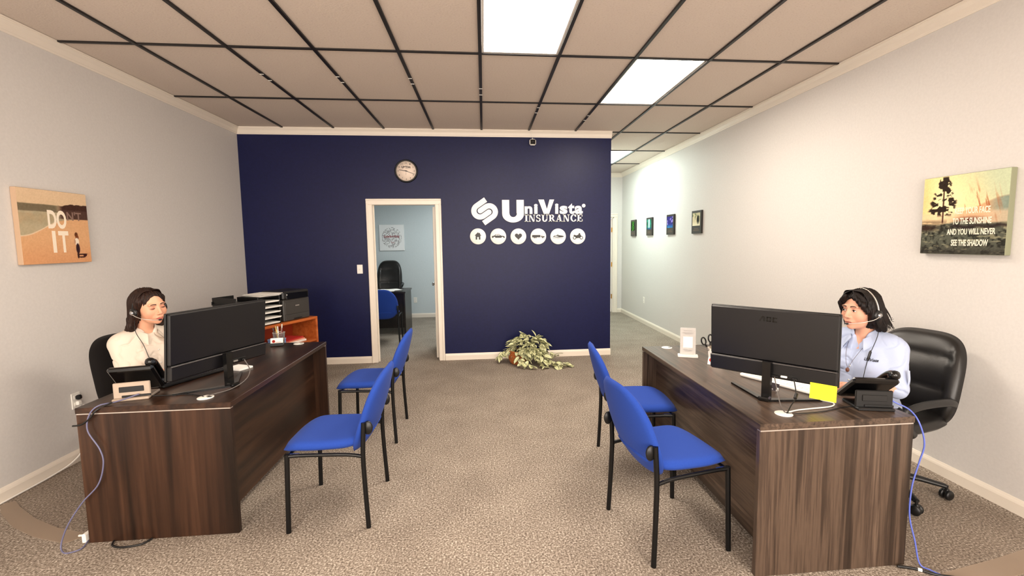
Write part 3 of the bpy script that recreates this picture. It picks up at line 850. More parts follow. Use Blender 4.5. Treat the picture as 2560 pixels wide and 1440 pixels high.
def put_text(txt, x, z, w, h, parent, m, y=-.0016, bold=.02, name='lettering', ext=.0003, T=None):
    v, f = fit_text(txt, w, h, bold, ext)
    return MB().add(v, f).build(name, m, parent, T=(T or Matrix.Identity(4)) @ TR(x, y, z) @ RX(PI / 2))

def fn_beach(u, v):
    c = np.zeros(u.shape + (3,)) + np.array((226, 196, 160.))
    n = fbm(u * 9, v * 9, 4, 3); n2 = fbm(u * 60, v * 60, 2, 5)
    c = mixc(c, (214, 186, 150), sst(.0, .25, v) * .4)
    sea = sst(.27, .30, v + .01 * n) * sst(.0, .02, (.62 - .10 * u - .16 * sst(.05, .6, u)) - v + .02 * n)
    c = mixc(c, (222, 172, 126), sst(.30, .34, v)); c = mixc(c, (214, 150, 104), sst(.6, 1, v) * .6)
    c = mixc(c, (168, 160, 132), sea * (.75 + .5 * (n - .5)))
    c = mixc(c, (188, 176, 146), sea * sst(.4, .5, v) * .5)
    c = mixc(c, (118, 106, 84), sst(.195, .21, v + .015 * n) * sst(.305, .29, v + .01 * n) * sst(.60, .50, u))
    bld = sst(.155 + .02, .18, v + .02 * fbm(u * 20, v * 0, 3, 8) - .03 * sst(.75, .6, u)) * sst(.385, .37, v) * sst(.52, .62, u)
    c = mixc(c, (66, 42, 34), bld)
    c = mixc(c, (112, 88, 78), bld * sst(.24, .26, v) * .35)
    foam = np.exp(-((v - (.625 - .10 * u - .16 * sst(.05, .6, u))) / .008) ** 2) * sst(.55, .45, u)
    c = mixc(c, (238, 220, 190), foam * .8)
    # the walking child: hair, white top, dark trousers, shadow
    def bl(x, y, rx, ry): return sst(1.15, .85, np.sqrt(((u - x) / rx) ** 2 + ((v - y) / ry) ** 2))
    c = mixc(c, (96, 54, 30), bl(.785, .60, .026, .036)); c = mixc(c, (120, 66, 36), bl(.795, .64, .026, .04))
    c = mixc(c, (244, 228, 208), bl(.787, .70, .034, .055)); c = mixc(c, (196, 150, 116), bl(.755, .70, .012, .04))
    c = mixc(c, (52, 30, 36), bl(.795, .80, .030, .075)); c = mixc(c, (52, 28, 26), bl(.79, .90, .016, .045))
    c = mixc(c, (60, 28, 26), bl(.86, .885, .085, .010)); c = mixc(c, (60, 28, 26), bl(.85, .925, .06, .010)); c = mixc(c, (60, 28, 26), bl(.90, .90, .03, .02))
    return c + (n2[..., None] - .5) * 14
tL = thing('canvas_print', 'beach canvas print with white lettering on the left wall', 'picture', (XL, 3.515, 1.698), PI / 2)
MB().box((0, -.018, 0), (.520, .034, .500), b=.003).build('canvas', mat('canvas_edge', (190, 160, 132), .8), tL)
painted('printed_image', .516, .496, (150, 150), fn_beach, M_PRINT, tL, -.0353)
M_DARKTX = mat('faint_lettering', (136, 108, 96), .8)
put_text('DO', -.062, -.010, .140, .128, tL, M_CREAMTX, -.0362, .035)
put_text("N'T", .085, .052, .118, .062, tL, M_DARKTX, -.0362, .02)
put_text('I', -.042, -.175, .026, .150, tL, M_CREAMTX, -.0362, .03); put_text('T', .005, -.175, .078, .150, tL, M_CREAMTX, -.0362, .03)

def fn_tree(u, v):
    n = fbm(u * 8, v * 8, 4, 11); n3 = fbm(u * 30, v * 30, 3, 12); n4 = fbm(u * 14, v * 50, 3, 14)
    c = np.zeros(u.shape + (3,)) + np.array((250, 224, 158.))
    c = mixc(c, (196, 206, 172), sst(.3, 1.1, u + .5 * (0.4 - v)))
    glow = np.exp(-(((u - .27) / .30) ** 2 + ((v - .33) / .30) ** 2)); c = mixc(c, (255, 240, 186), glow)
    c = mixc(c, (244, 196, 128), np.exp(-(((u - .02) / .12) ** 2 + ((v - .3) / .35) ** 2)) * .7)
    hill = sst(.0, .03, v - (.46 - .16 * sst(.45, 1.0, u)) + .01 * n) * sst(.40, .50, u)
    c = mixc(c, (224, 156, 108), hill * .8); c = mixc(c, (128, 148, 136), hill * sst(.68, .98, u) * .9)
    water = sst(.44, .50, v) ; c = mixc(c, (232, 196, 160), water * .6)
    br = sst(.62, .8, fbm(u * 40 - v * 10, v * 5, 3, 20)) * np.exp(-(((u - .70) / .17) ** 2 + ((v - .42) / .20) ** 2)); c = mixc(c, (176, 96, 56), np.clip(br * 1.6, 0, .9))
    c = mixc(c, (92, 46, 34), np.exp(-(((u - .60) / .16) ** 2 + ((v - .57) / .035) ** 2)))
    gl = .60 + .03 * (n - .5) + .02 * np.sin(u * 9)
    gr = sst(-.015, .02, v - gl)
    g = np.zeros(u.shape + (3,)) + np.array((86, 88, 76.)); g = mixc(g, (40, 40, 34), sst(.45, .7, n3)); g = mixc(g, (150, 146, 118), sst(.60, .75, n4) * .8); g = mixc(g, (46, 42, 38), sst(.85, 1, v) * .6)
    c = c * (1 - gr[..., None]) + g * gr[..., None]
    c = mixc(c, (164, 160, 128), gr * sst(.62, .80, u) * sst(.72, .68, v) * sst(.45, .55, n) * .9)
    c = mixc(c, (44, 34, 32), np.exp(-((v - .655 - .01 * np.sin(u * 25)) / .022) ** 2) * sst(.30, .45, u) * .9)
    c = mixc(c, (52, 34, 26), np.exp(-(((u - .05) / .16) ** 2 + ((v - .66) / .04) ** 2)))
    rocks = sst(.5, .6, fbm(u * 14, v * 14, 2, 30)) * np.exp(-((v - .59) / .03) ** 2) * sst(.5, .2, u); c = mixc(c, (150, 128, 100), rocks)
    tr = sst(.012, .007, np.abs(u - .268 - .012 * (v - .3))) * sst(.02, .06, v) * sst(.62, .58, v); c = mixc(c, (70, 36, 26), tr)
    d = np.clip((v - .0) / .50, 0, 1)
    wid = (.045 + .17 * d ** .8 - .06 * sst(.42, .52, v)) * (.62 + .62 * fbm(v * 26 + (u > .268) * 9, v * 0 + 3, 3, 61))
    crown = sst(1.0, .80, np.abs(u - .268) / wid) * sst(-.005, .02, v) * sst(.53, .48, v)
    holes = sst(.40, .50, fbm(u * 22, v * 30, 3, 41) + .10 * sst(.28, .1, v) - .22 * np.exp(-(((u - .26) / .07) ** 2 + ((v - .30) / .07) ** 2)))
    c = mixc(c, (44, 32, 24), crown * holes)
    return c + (fbm(u * 70, v * 70, 2, 9)[..., None] - .5) * 16
tR = thing('canvas_print', 'sunset canvas print with a dark tree and white lettering on the right wall', 'picture', (XR, 2.590, 1.705), -PI / 2)
MB().box((0, -.020, 0), (.512, .038, .494), b=.003).build('canvas', mat('canvas_edge_green', (136, 138, 112), .8), tR)
painted('printed_image', .508, .490, (170, 170), fn_tree, M_PRINT, tR, -.0393)
for txt, u0, u1, v0, v1 in (('KEEP YOUR FACE', .42, .82, .415, .495), ('TO THE SUNSHINE', .40, .84, .545, .625), ('AND YOU WILL NEVER', .34, .89, .68, .755), ('SEE THE SHADOW', .40, .82, .815, .895)):
    put_text(txt, (u0 - .5) * .51, (.5 - v1) * .492, (u1 - u0) * .51, (v1 - v0) * .492, tR, M_CREAMTX, -.0402, .022)

def fn_leaf(u, v):
    c = np.zeros(u.shape + (3,)) + np.array((16, 40, 18.)); s = np.abs(np.sin((u * 3 + v * 7 + np.sin(v * 9)) * 2)); c = mixc(c, (90, 190, 60), sst(.6, 1, s) * sst(.5, .1, np.abs(u - .5))); return c
def fn_fall(u, v):
    c = np.zeros(u.shape + (3,)) + np.array((44, 120, 104.)); c = mixc(c, (206, 240, 226), np.exp(-((u - .5) / .16) ** 2)); c = mixc(c, (30, 70, 110), sst(.75, .95, v)); return mixc(c, (24, 70, 50), sst(.4, .7, fbm(u * 6, v * 6, 3, 2)) * sst(.15, .4, np.abs(u - .5)))
def fn_violet(u, v):
    n = fbm(u * 5, v * 5, 4, 6); c = np.zeros(u.shape + (3,)) + np.array((40, 34, 110.)); c = mixc(c, (170, 150, 226), sst(.5, .7, n)); return mixc(c, (30, 120, 170), sst(.6, .95, v) * .8)
def fn_cream(u, v):
    n = fbm(u * 5, v * 5, 4, 16); c = np.zeros(u.shape + (3,)) + np.array((214, 202, 166.)); c = mixc(c, (110, 120, 84), sst(.5, .7, n) * sst(.7, .3, v)); c = mixc(c, (38, 40, 30), sst(1.1, .8, np.sqrt(((u - .74) / .18) ** 2 + ((v - .55) / .36) ** 2))); return mixc(c, (240, 232, 206), sst(.6, .9, v) * .6)
M_FRAME = mat('black_poster_mount', (24, 18, 15), .4)
M_FAINT = mat('tan_small_print', (120, 100, 84), .8)
for (yc, fn, lab) in ((8.92, fn_leaf, 'small black framed poster of green leaves, farthest along the corridor wall'), (8.03, fn_fall, 'small black framed poster of a pale waterfall, second from the corridor end'),
                      (7.10, fn_violet, 'small black framed poster in violet and blue, third from the corridor end'), (6.19, fn_cream, 'small black framed poster with a cream picture, nearest of the four')):
    t = thing('framed_poster', lab, 'poster', (XR, yc, 1.812), -PI / 2, 'four small posters on the right wall')
    MB().box((0, -.014, 0), (.292, .026, .318), b=.003).build('mount', M_FRAME, t)
    painted('printed_image', .226, .178, (30, 24), fn, M_PRINT, t, -.0276).location = (-.004, 0, .038)
    g = MB(); g.box((0, -.0274, -.092), (.13, .0008, .007)); g.box((0, -.0274, -.110), (.19, .0008, .004)); g.box((0, -.0274, -.118), (.17, .0008, .004)); g.build('print_lines', M_FAINT, t)

# wall clock
t = thing('wall_clock', 'round black-rimmed wall clock above the office doorway', 'clock', (-.965, YB, 2.476))
MB().lathe([(0, 0), (.144, 0), (.146, .012), (.142, .026), (.132, .030), (.126, .024), (.124, .016), (0, .016)], 48, T=RX(PI / 2)).build('case', M_BLACK, t)
MB().lathe([(0, .0165), (.124, .0165), (.124, .0175), (0, .0175)], 48, T=RX(PI / 2)).build('dial', mat('clock_dial', (240, 222, 206), .5), t)
M_INK = mat('black_ink', (30, 26, 26), .6)
g = MB()
for k in range(1, 13):
    a = PI / 2 - k * PI / 6; v, f = fit_text(str(k), .011 * len(str(k)), .016, .01, .0002)
    g.add(v, f, T=TR(.100 * math.cos(a) - .0055 * len(str(k)), -.0178, .100 * math.sin(a) - .008) @ RX(PI / 2))
for k in range(60):
    a = 2 * PI * k / 60; g.box((.1175 * math.cos(a), -.0178, .1175 * math.sin(a)), (.0014, .0004, .006 if k % 5 else .009), T=None)
g.build('numerals', M_INK, t)
MB().add(*fit_text('U', .026, .030, .05, .0002), T=TR(-.056, -.0180, .034) @ RX(PI / 2)).add(*fit_text('ni', .020, .016, .05, .0002), T=TR(-.029, -.0180, .046) @ RX(PI / 2)).add(*fit_text('V', .024, .024, .05, .0002), T=TR(-.008, -.0180, .040) @ RX(PI / 2)).add(*fit_text('ista', .040, .018, .05, .0002), T=TR(.016, -.0180, .042) @ RX(PI / 2)).add(*fit_text('INSURANCE', .062, .007, .01, .0002), T=TR(-.006, -.0180, .030) @ RX(PI / 2)).build('dial_lettering', M_INK, t)
def hand(deg, L, w, y, nm, tail=.02):
    MB().box((0, y, (L - tail) / 2), (w, .0014, L + tail), b=.0004, T=RY(math.radians(deg))).build(nm, M_BLACK, t)
hand(280, .088, .007, -.0195, 'hour_hand'); hand(111, .112, .005, -.0215, 'minute_hand'); hand(184, .05, .002, -.0232, 'second_hand', .01)
MB().lathe([(0, .017), (.007, .017), (.007, .025), (0, .025)], 14, T=RX(PI / 2)).build('hub', M_BLACK, t)

# big wall sign
def W(cx, cy):
    px, py = 1140 + cx / 7.111, 460 + cy / 7.111
    return (-.176 + (px - 1173) * .005285, 2.143 - (py - 494) * .00520)
M_SIGN = mat('white_sign_face', (252, 248, 240), .45)
sg = thing('wall_sign', 'white cut-out company sign with emblem and lettering on the navy wall', 'sign', (0, YB, 0))
Ts = RX(PI / 2)
def solid(polys, name, m=M_SIGN, d=.014, y=0.0, parent=sg):
    b = MB()
    for p in polys: b.prism(p, y, y + d, T=Ts)
    return b.build(name, m, parent)
def arc(cx, cy, r, a0, a1, n=14): return [(cx + r * math.cos(a0 + (a1 - a0) * i / n), cy + r * math.sin(a0 + (a1 - a0) * i / n)) for i in range(n + 1)]
def hook(sgn):
    hw = 46.5
    # local (d, p): outer bar, half turn, inner bar
    o = [(136, -159 - hw), (-62, -159 - hw)] + arc(-62, -53, 106 + hw, -PI / 2, -1.5 * PI, 18) + [(52, 53 + hw)] + arc(70 - 14, 53, hw, PI / 2, -PI / 2, 8) + [(-62, 53 - hw)] + arc(-62, -53, 106 - hw, -1.5 * PI, -PI / 2, 14) + [(136, -159 + hw)]
    out = []
    for (d, p) in o:
        d, p = d * sgn, p * sgn
        x, y = 498 + d * .82 + p * .572, 487 - d * .572 + p * .82
        out.append(W(x, y))
    return out
solid([hook(1)], 'emblem_hook'); solid([hook(-1)], 'emblem_hook')
def CP(l): return [W(*p) for p in l]
# U, V by outline; small letters from the built-in face made heavy
U_ = [(805, 285), (932, 285), (932, 520)] + [(1000 + 66 * math.cos(a), 525 + 66 * math.sin(a)) for a in [PI - PI * i / 12 for i in range(13)]] + [(1060, 520), (1060, 285), (1190, 285), (1190, 530)] + [(998 + 192 * math.cos(a), 535 + 152 * math.sin(a)) for a in [PI * i / 18 for i in range(19)]] + [(805, 530)]
solid([CP(U_)], 'letter')
solid([CP([(1448, 280), (1548, 280), (1602, 452), (1650, 280), (1732, 280), (1640, 535), (1545, 535)])], 'letter')
def small(txt, x0, y0, x1, y1, bold=.040):
    a, b = W(x0, y1), W(x1, y0)
    v, f = fit_text(txt, b[0] - a[0], b[1] - a[1], bold, .006)
    MB().add(v, f).build('letter', M_SIGN, sg, T=TR(a[0], -.0065, a[1]) @ RX(PI / 2))
small('n', 1205, 398, 1342, 535); small('i', 1372, 358, 1436, 535, .045)
small('i', 1748, 352, 1808, 535, .045); small('s', 1832, 392, 1972, 540); small('t', 1985, 350, 2100, 540); small('a', 2104, 392, 2250, 540)
cx, cz = W(2268, 390)
rg = MB(); rg.lathe([(.0215, 0), (.024, 0), (.024, .008), (.0215, .008)], 24, T=TR(cx, 0, cz) @ RX(PI / 2))
rg.add(*fit_text('R', .014, .019, .0, .004), T=TR(cx - .006, -.0045, cz - .0095) @ RX(PI / 2)); rg.build('registered_mark', M_SIGN, sg)
# INSURANCE, bold serif capitals drawn as strokes with serifs (unit box 0..1)
def q(x0, y0, x1, y1): return [(x0, y0), (x1, y0), (x1, y1), (x0, y1)]
def st(x0, y0, x1, y1, w): return [(x0, y0), (x0 + w, y0), (x1 + w, y1), (x1, y1)]
def ringpoly(cx, cy, rx, ry, tx, ty, a0, a1, n=14):
    A = [a0 + (a1 - a0) * i / n for i in range(n + 1)]
    def th(a): return abs(math.cos(a)) * tx + abs(math.sin(a)) * ty
    return [(cx + rx * math.cos(a), cy + ry * math.sin(a)) for a in A] + [(cx + (rx - th(a)) * math.cos(a), cy + (ry - th(a) * .8) * math.sin(a)) for a in reversed(A)]
SER = {
 'I': (.5, [q(.26, 0, .74, 1), q(0, 0, 1, .08), q(0, .92, 1, 1)]),
 'N': (1.0, [q(.12, 0, .20, 1), q(.80, 0, .88, 1), st(.08, 1, .66, 0, .24), q(0, 0, .32, .08), q(0, .92, .30, 1), q(.68, .92, 1, 1)]),
 'S': (.75, [ringpoly(.5, .74, .46, .27, .20, .10, .5, 1.5 * PI + .25), ringpoly(.5, .27, .46, .28, .20, .10, PI / 2 + .25, -PI + .45 - .0), q(.80, .70, .88, 1), q(.08, 0, .16, .32)]),
 'U': (1.0, [q(.12, .32, .36, 1), q(.80, .32, .88, 1), ringpoly(.50, .34, .38, .36, .20, .12, PI, 2 * PI), q(0, .92, .48, 1), q(.68, .92, 1, 1)]),
 'R': (1.0, [q(.12, 0, .36, 1), q(0, 0, .48, .08), q(0, .92, .5, 1), ringpoly(.46, .73, .36, .27, .20, .09, PI / 2, -PI / 2), q(.3, .44, .5, .52), st(.42, .48, .72, 0, .24), q(.70, 0, 1, .08)]),
 'A': (1.0, [st(.08, 0, .44, 1, .08), st(.62, 0, .38, 1, .24), q(.25, .28, .72, .37), q(0, 0, .30, .08), q(.54, 0, 1, .08)]),
 'C': (.95, [ringpoly(.56, .5, .52, .52, .24, .09, .55, 2 * PI - .55), q(.88, .66, .96, 1)]),
 'E': (.9, [q(.12, 0, .40, 1), q(0, 0, .95, .08), q(0, .92, .92, 1), q(.4, .46, .68, .54), q(.62, .34, .70, .66), q(.84, .70, .92, 1), q(.87, 0, .95, .32)])}
a, b = W(1203, 675), W(2252, 548)
tot = sum(SER[c][0] for c in 'INSURANCE') + 8 * .10; sx = (b[0] - a[0]) / tot; x = a[0]
for c in 'INSURANCE':
    wd_, polys = SER[c]
    solid([[(x + px * wd_ * sx, a[1] + pz * (b[1] - a[1])) for px, pz in p] for p in polys], 'letter', d=.010)
    x += (wd_ + .10) * sx

# six round icon plates
M_ICON = mat('dark_icon', (46, 46, 48), .5)
def ell(cx, cy, rx, ry, n=20): return [(cx + rx * math.cos(2 * PI * i / n), cy + ry * math.sin(2 * PI * i / n)) for i in range(n)]
heart = []
for i in range(40):
    a = 2 * PI * i / 40; heart.append((.46 * 16 * math.sin(a) ** 3 / 16, .46 * (13 * math.cos(a) - 5 * math.cos(2 * a) - 2 * math.cos(3 * a) - math.cos(4 * a)) / 16 + .02))
ICONS = {
 'house': ([[(-.44, .10), (0, .52), (.16, .37), (.16, .44), (.27, .44), (.27, .27), (.44, .10)], [(-.30, .10), (.30, .10), (.30, -.40), (.10, -.40), (.10, -.08), (-.10, -.08), (-.10, -.40), (-.30, -.40)]], []),
 'car': ([[(-.82, -.08), (-.80, .05), (-.52, .10), (-.34, .26), (.10, .28), (.34, .10), (.72, .04), (.84, -.10), (.80, -.18), (-.78, -.18)]], [[(-.40, .11), (-.29, .21), (-.10, .22), (-.10, .11)], [(-.05, .11), (-.05, .22), (.08, .22), (.22, .11)], ell(-.50, -.18, .12, .12), ell(.52, -.18, .12, .12)]),
 'heart': ([heart], []),
 'truck': ([q(-.80, -.12, .26, .18), [(.34, -.12), (.34, .12), (.52, .12), (.62, .02), (.80, 0), (.80, -.12)], ell(-.52, -.16, .08, .08), ell(-.32, -.16, .08, .08), ell(.56, -.16, .08, .08)], [[(.42, .0), (.42, .08), (.50, .08), (.57, .0)]]),
 'boat': ([[(-.70, -.05), (-.50, .10), (-.22, .14), (-.12, .22), (0, .22), (.10, .15), (.52, .10), (.78, .0), (.60, -.10), (.20, -.14), (-.30, -.14)], [(-.72, -.20), (0, -.26), (.62, -.20), (.62, -.23), (0, -.30), (-.72, -.23)]], [[(-.52, -.02), (-.30, .06), (.10, .02), (-.20, -.06)]]),
 'motorcycle': ([[(-.62, .14), (-.40, .22), (-.22, .12), (.05, .22), (.14, .40), (.28, .44), (.34, .24), (.46, .06), (.38, -.04), (.30, -.20), (-.24, -.24), (-.36, -.04)], ell(-.42, -.18, .22, .22), ell(.46, -.18, .22, .22)], [ell(-.42, -.18, .13, .13), ell(.46, -.18, .13, .13)])}
for k, (nm, (dark, light)) in enumerate(ICONS.items()):
    lab = {'house': 'a house', 'car': 'a car', 'heart': 'a heart', 'truck': 'a truck', 'boat': 'a speedboat', 'motorcycle': 'a motorcycle'}[nm]
    t = thing('icon_plate', 'round white wall plate showing %s below the company sign' % lab, 'sign', (-.073 + .2654 * k, YB, 1.640 - .0024 * k), 0, 'round icon plates')
    MB().lathe([(0, 0), (.104, 0), (.104, .011), (.102, .013), (0, .013)], 48, T=Ts).build('disc', M_SIGN, t)
    b = MB()
    for p in dark: b.prism([(x * .104, y * .104) for x, y in p], .013, .0142, T=Ts)
    for p in light: b.prism([(x * .104, y * .104) for x, y in p], .0142, .0150, mat=1, T=Ts)
    b.build('icon', [M_ICON, M_SIGN], t)

# switch, outlets, camera
t = thing('light_switch', 'white light switch beside the office door casing', 'light switch', (-1.594, YB, 1.234))
MB().box((0, -.003, 0), (.070, .006, .115), b=.002).build('plate', M_WHITE, t); MB().box((0, -.009, 0), (.012, .012, .024), b=.002).build('toggle', M_WHITE, t)
def outlet(label, loc, rz, grp=None, plug=False):
    t = thing('wall_outlet', label, 'outlet', loc, rz)
    MB().box((0, -.003, 0), (.070, .006, .115), b=.002).build('plate', M_WHITE, t)
    for s in (-1, 1):
        f = MB().box((0, -.0065, s * .026), (.034, .003, .028), b=.001).build('socket', M_WHITE, t)
        MB().box((-.007, -.0085, s * .026 + .003), (.002, .001, .008)).box((.007, -.0085, s * .026 + .003), (.002, .001, .008)).build('slots', M_BLACK, f)
    return t
outlet('white wall outlet low on the right wall near the corridor end', (XR, 8.32, .448), -PI / 2)
outlet('white wall outlet on the blue wall inside the office', (-1.45, YE, .37), 0)
outlet('white wall outlet on the left wall beside the brown desk', (XL, 3.56, .445), PI / 2)
t = thing('plug', 'black power plug with white adapter in the left wall outlet', 'plug', (XL + .009, 3.56, .47), PI / 2)
MB().box((0, -.016, 0), (.034, .03, .034), b=.008).build('body', M_BLACK, t); MB().box((0, -.012, -.042), (.03, .022, .03), b=.004).build('adapter', M_WHITE, t)
t = thing('security_camera', 'small white security camera hanging from the crown moulding over the navy wall', 'camera', (.655, YB - .034, 2.905))
MB().box((0, 0, -.026), (.018, .018, .03), b=.004).build('mount', M_WHITE, t)
MB().box((0, -.016, -.062), (.084, .05, .078), b=.016).build('housing', M_WHITE, t)
MB().box((0, -.0425, -.062), (.064, .004, .058), b=.0015).build('black_face', M_BLACKG, t)
MB().lathe([(0, 0), (.012, 0), (.012, .003), (0, .004)], 16, T=TR(0, -.0445, -.058) @ RX(PI / 2)).build('lens', M_DKGREY, t)
MB().tube(smooth_path([(0, .0, -.014), (-.01, -.02, .03), (-.045, -.035, .094)], 6), .0018, 6).build('cord', M_WHITE, t)
# ------------------------------------------------------------------ bookcase with printer behind the left desk
BA = math.atan2(.917, .398)
bc = thing('bookcase', 'low orange wood bookcase standing at an angle behind the left desk', 'bookcase', (-1.87 - .398 * .475 - .917 * .175, 5.29 - .917 * .475 + .398 * .175, 0), BA)
BW, BD, BH = .95, .35, .76
MB().box((0, 0, BH - .013), (BW, BD, .026), b=.002).build('top', M_ORANGE, bc)
for s in (-1, 1): MB().box((s * (BW / 2 - .013), 0, (BH - .026) / 2), (.026, BD, BH - .026), b=.002).build('side', M_ORANGE, bc)
MB().box((0, BD / 2 - .006, (BH - .026) / 2), (BW - .052, .010, BH - .03)).build('back', mat('cherry_back_panel', (168, 60, 26), .5), bc)
for z in (.045, .500): MB().box((0, -.006, z), (BW - .054, BD - .024, .022), b=.001).build('shelf', M_ORANGE, bc)
def in_bc(x, y, z): return Matrix.Translation(bc.location) @ RZ(BA) @ Vector((x, y, z))
def on_bc(name, label, cat, x, y, z, rz=0, group=None):
    return thing(name, label, cat, in_bc(x, y, z), BA + rz, group)
M_RED = mat('red_folder', (206, 52, 50), .6); M_PINK = mat('salmon_paper', (236, 150, 124), .7); M_LBLUE = mat('pale_blue_card', (126, 154, 204), .6)
for k, (m, dz, lab) in enumerate(((M_PAPER, 0, 'white paper stack at the bottom of the pile in the bookcase'), (M_PINK, .020, 'salmon folder in the pile in the bookcase'), (M_RED, .034, 'red folder on top of the pile in the bookcase'))):
    t = on_bc('folder', lab, 'folder', .22 - .008 * k, -.03 + .01 * k, .5115 + dz, .06 * k, 'folders in the bookcase')
    MB().box((0, 0, .006 if k else .0095), (.23, .22, .010 if k else .018), b=.002).build('cover', m, t)
    MB().box((0, -.004, .012 if k else .0195), (.222, .214, .0022), b=.0005).build('pages', m if k else M_PAPER, t)
t = on_bc('envelope_box', 'pale blue box leaning in the bookcase beside the red folders', 'box', .03, -.05, .5115, .3)
MB().box((0, 0, .035), (.10, .14, .066), b=.004).build('body', M_LBLUE, t); MB().box((0, 0, .071), (.104, .144, .012), b=.003).build('lid', mat('pale_blue_lid', (150, 174, 214), .6), t)
t = on_bc('envelope_box', 'flat pale blue box at the left of the bookcase shelf', 'box', -.17, -.06, .5115, 0)
MB().box((0, 0, .022), (.20, .16, .042), b=.003).build('body', M_LBLUE, t); MB().box((0, 0, .047), (.204, .164, .010), b=.003).build('lid', mat('navy_lid', (40, 54, 104), .6), t)
# printer
M_PRN = mat('charcoal_printer', (58, 55, 52), .45)
t = on_bc('printer', 'dark grey laser printer on top of the bookcase', 'printer', .235, .015, BH)
MB().box((0, 0, .115), (.355, .30, .226), b=.010).build('body', M_PRN, t)
MB().box((0, 0, .272), (.355, .30, .084), b=.012).build('scanner_lid', mat('black_printer_lid', (30, 29, 29), .4), t)
MB().box((.012, -.151, .262), (.29, .006, .066), b=.004).build('control_panel', M_BLACKG, t)
MB().box((0, -.151, .135), (.315, .006, .13), b=.003).build('front_cover', M_PRN, t)
MB().box((0, -.152, .035), (.32, .008, .055), b=.003).build('paper_tray', M_PRN, t)
MB().box((0, -.157, .020), (.11, .004, .014), b=.002).build('tray_handle', M_BLACK, t)
MB().box((.0, -.155, .155), (.052, .001, .010)).build('badge', M_SILVER, t)
MB().box((-.13, -.155, .278), (.010, .002, .010), b=.0005).build('button', M_PAPER, t)
# stacking paper sorter
t = on_bc('paper_sorter', 'black six-tier paper sorter with white papers beside the printer', 'paper sorter', -.115, -.005, BH)
for s in (-1, 1): MB().box((s * .125, 0, .145), (.008, .27, .29), b=.002).build('side', M_BLACK, t)
MB().box((0, .131, .145), (.25, .006, .29)).build('back', M_BLACK, t)
for k in range(6): MB().box((0, 0, .010 + k * .054), (.242, .262, .006), b=.001).build('shelf', M_BLACK, t)
for k in range(5):
    rx = (k * 37 % 7 - 3) * .004
    t = on_bc('paper_stack', 'thin stack of white paper on tier %s of the black sorter' % ('one', 'two', 'three', 'four', 'five')[k], 'paper', -.115 + rx, -.030 - (k % 2) * .014, BH + .0135 + k * .054, (k * 13 % 5 - 2) * .004, 'papers in the sorter')
    b = MB()
    for q_ in range(3): b.box((.002 * q_, -.003 * q_, .003 + .0045 * q_), (.205, .26, .0042))
    b.build('sheets', M_PAPER, t)
t = on_bc('paper_pile', 'loose white papers on top of the black sorter', 'paper', -.10, -.02, BH + .2905)
for k in range(4): MB().box((.008 * (k % 2), -.008 * k, .003 + k * .006), (.212, .27, .003), T=RZ(.07 * (k - 1.5)) @ RX(.02 * k * 0)).build('sheet', M_PAPER, t)
t = on_bc('desk_tray', 'black letter tray left of the sorter on the bookcase', 'tray', -.372, .0, BH)
MB().box((0, 0, .012), (.22, .30, .006), b=.001).box((-.108, 0, .16), (.006, .30, .30), b=.002).box((0, .147, .16), (.22, .006, .30), b=.002).build('frame', M_BLACK, t)
MB().box((0, -.01, .245), (.25, .31, .008), b=.002).box((0, -.16, .258), (.25, .008, .03), b=.002).box((0, .14, .258), (.25, .008, .03), b=.002).build('tray', M_BLACK, t)
t = on_bc('paper_pile', 'white paper sticking out below the black letter tray', 'paper', -.41, -.03, BH + .0155)
MB().box((0, 0, .10), (.005, .22, .19), T=RY(-.10)).build('sheet', M_PAPER, t); MB().box((.012, 0, .09), (.005, .21, .175), T=RY(-.10)).build('sheet', M_PAPER, t)

# ------------------------------------------------------------------ inside the small office
t = thing('office_table', 'dark desk inside the small office, its end panel to the doorway', 'desk', (-2.05, 8.25, 0))
M_DARKD = wood('espresso_laminate', 'y', [(0.35, (22, 18, 16)), (0.6, (40, 33, 29))], .3)
MB().box((0, 0, .727), (1.42, .70, .030), b=.003).build('desk_top', M_DARKD, t)
for s in (-1, 1): MB().box((s * .685, 0, .355), (.028, .66, .71), b=.002).build('end_panel', M_DARKD, t)
MB().box((0, -.20, .40), (1.34, .02, .60), b=.002).build('modesty_panel', M_DARKD, t)
t = thing('paper_pile', 'white papers spread on the dark desk inside the office', 'paper', (-1.66, 8.12, .742))
for k, (x, y, a) in enumerate(((0, 0, .1), (-.12, .05, -.3), (.10, .03, .5), (-.28, -.02, .05))): MB().box((x, y, .002 + .003 * k), (.21, .28, .0025), T=RZ(a)).build('sheet', M_PAPER, t)
exec_chair('office_chair', 'tall black leather chair behind the dark desk in the small office', -1.83, 8.95, 4, M_LEATHER, .47, 1.22, .46, True, True, .16, .15)
c = copy_tree(vc); c.location = (-1.60, 7.42, 0); c.rotation_euler = (0, 0, math.radians(184)); c['label'] = 'blue visitor chair inside the small office, facing the dark desk'
t = thing('canvas_print', 'white square poster with a word circle on the office wall', 'picture', (-1.883, YE, 1.675), 0)
MB().box((0, -.012, 0), (.50, .022, .53), b=.003).build('canvas', mat('white_canvas', (238, 240, 240), .8), t)
def fn_words(u, v):
    r = np.sqrt(((u - .5) / .41) ** 2 + ((v - .5) / .41) ** 2)
    c = np.zeros(u.shape + (3,)) + np.array((240, 242, 242.))
    ln = sst(.25, .55, np.abs(np.sin(v * 72))) * sst(.44, .54, vnoise(u * 34 + np.floor(v * 23) * 7.3, np.floor(v * 23.0), 4))
    return mixc(c, (112, 108, 108), sst(1.0, .97, r) * ln * .6)
painted('printed_image', .494, .524, (90, 96), fn_words, M_PRINT, t, -.0236)
put_text('Leadership', -.155, -.012, .31, .068, t, mat('maroon_ink', (150, 44, 52), .7), -.0245, .015)
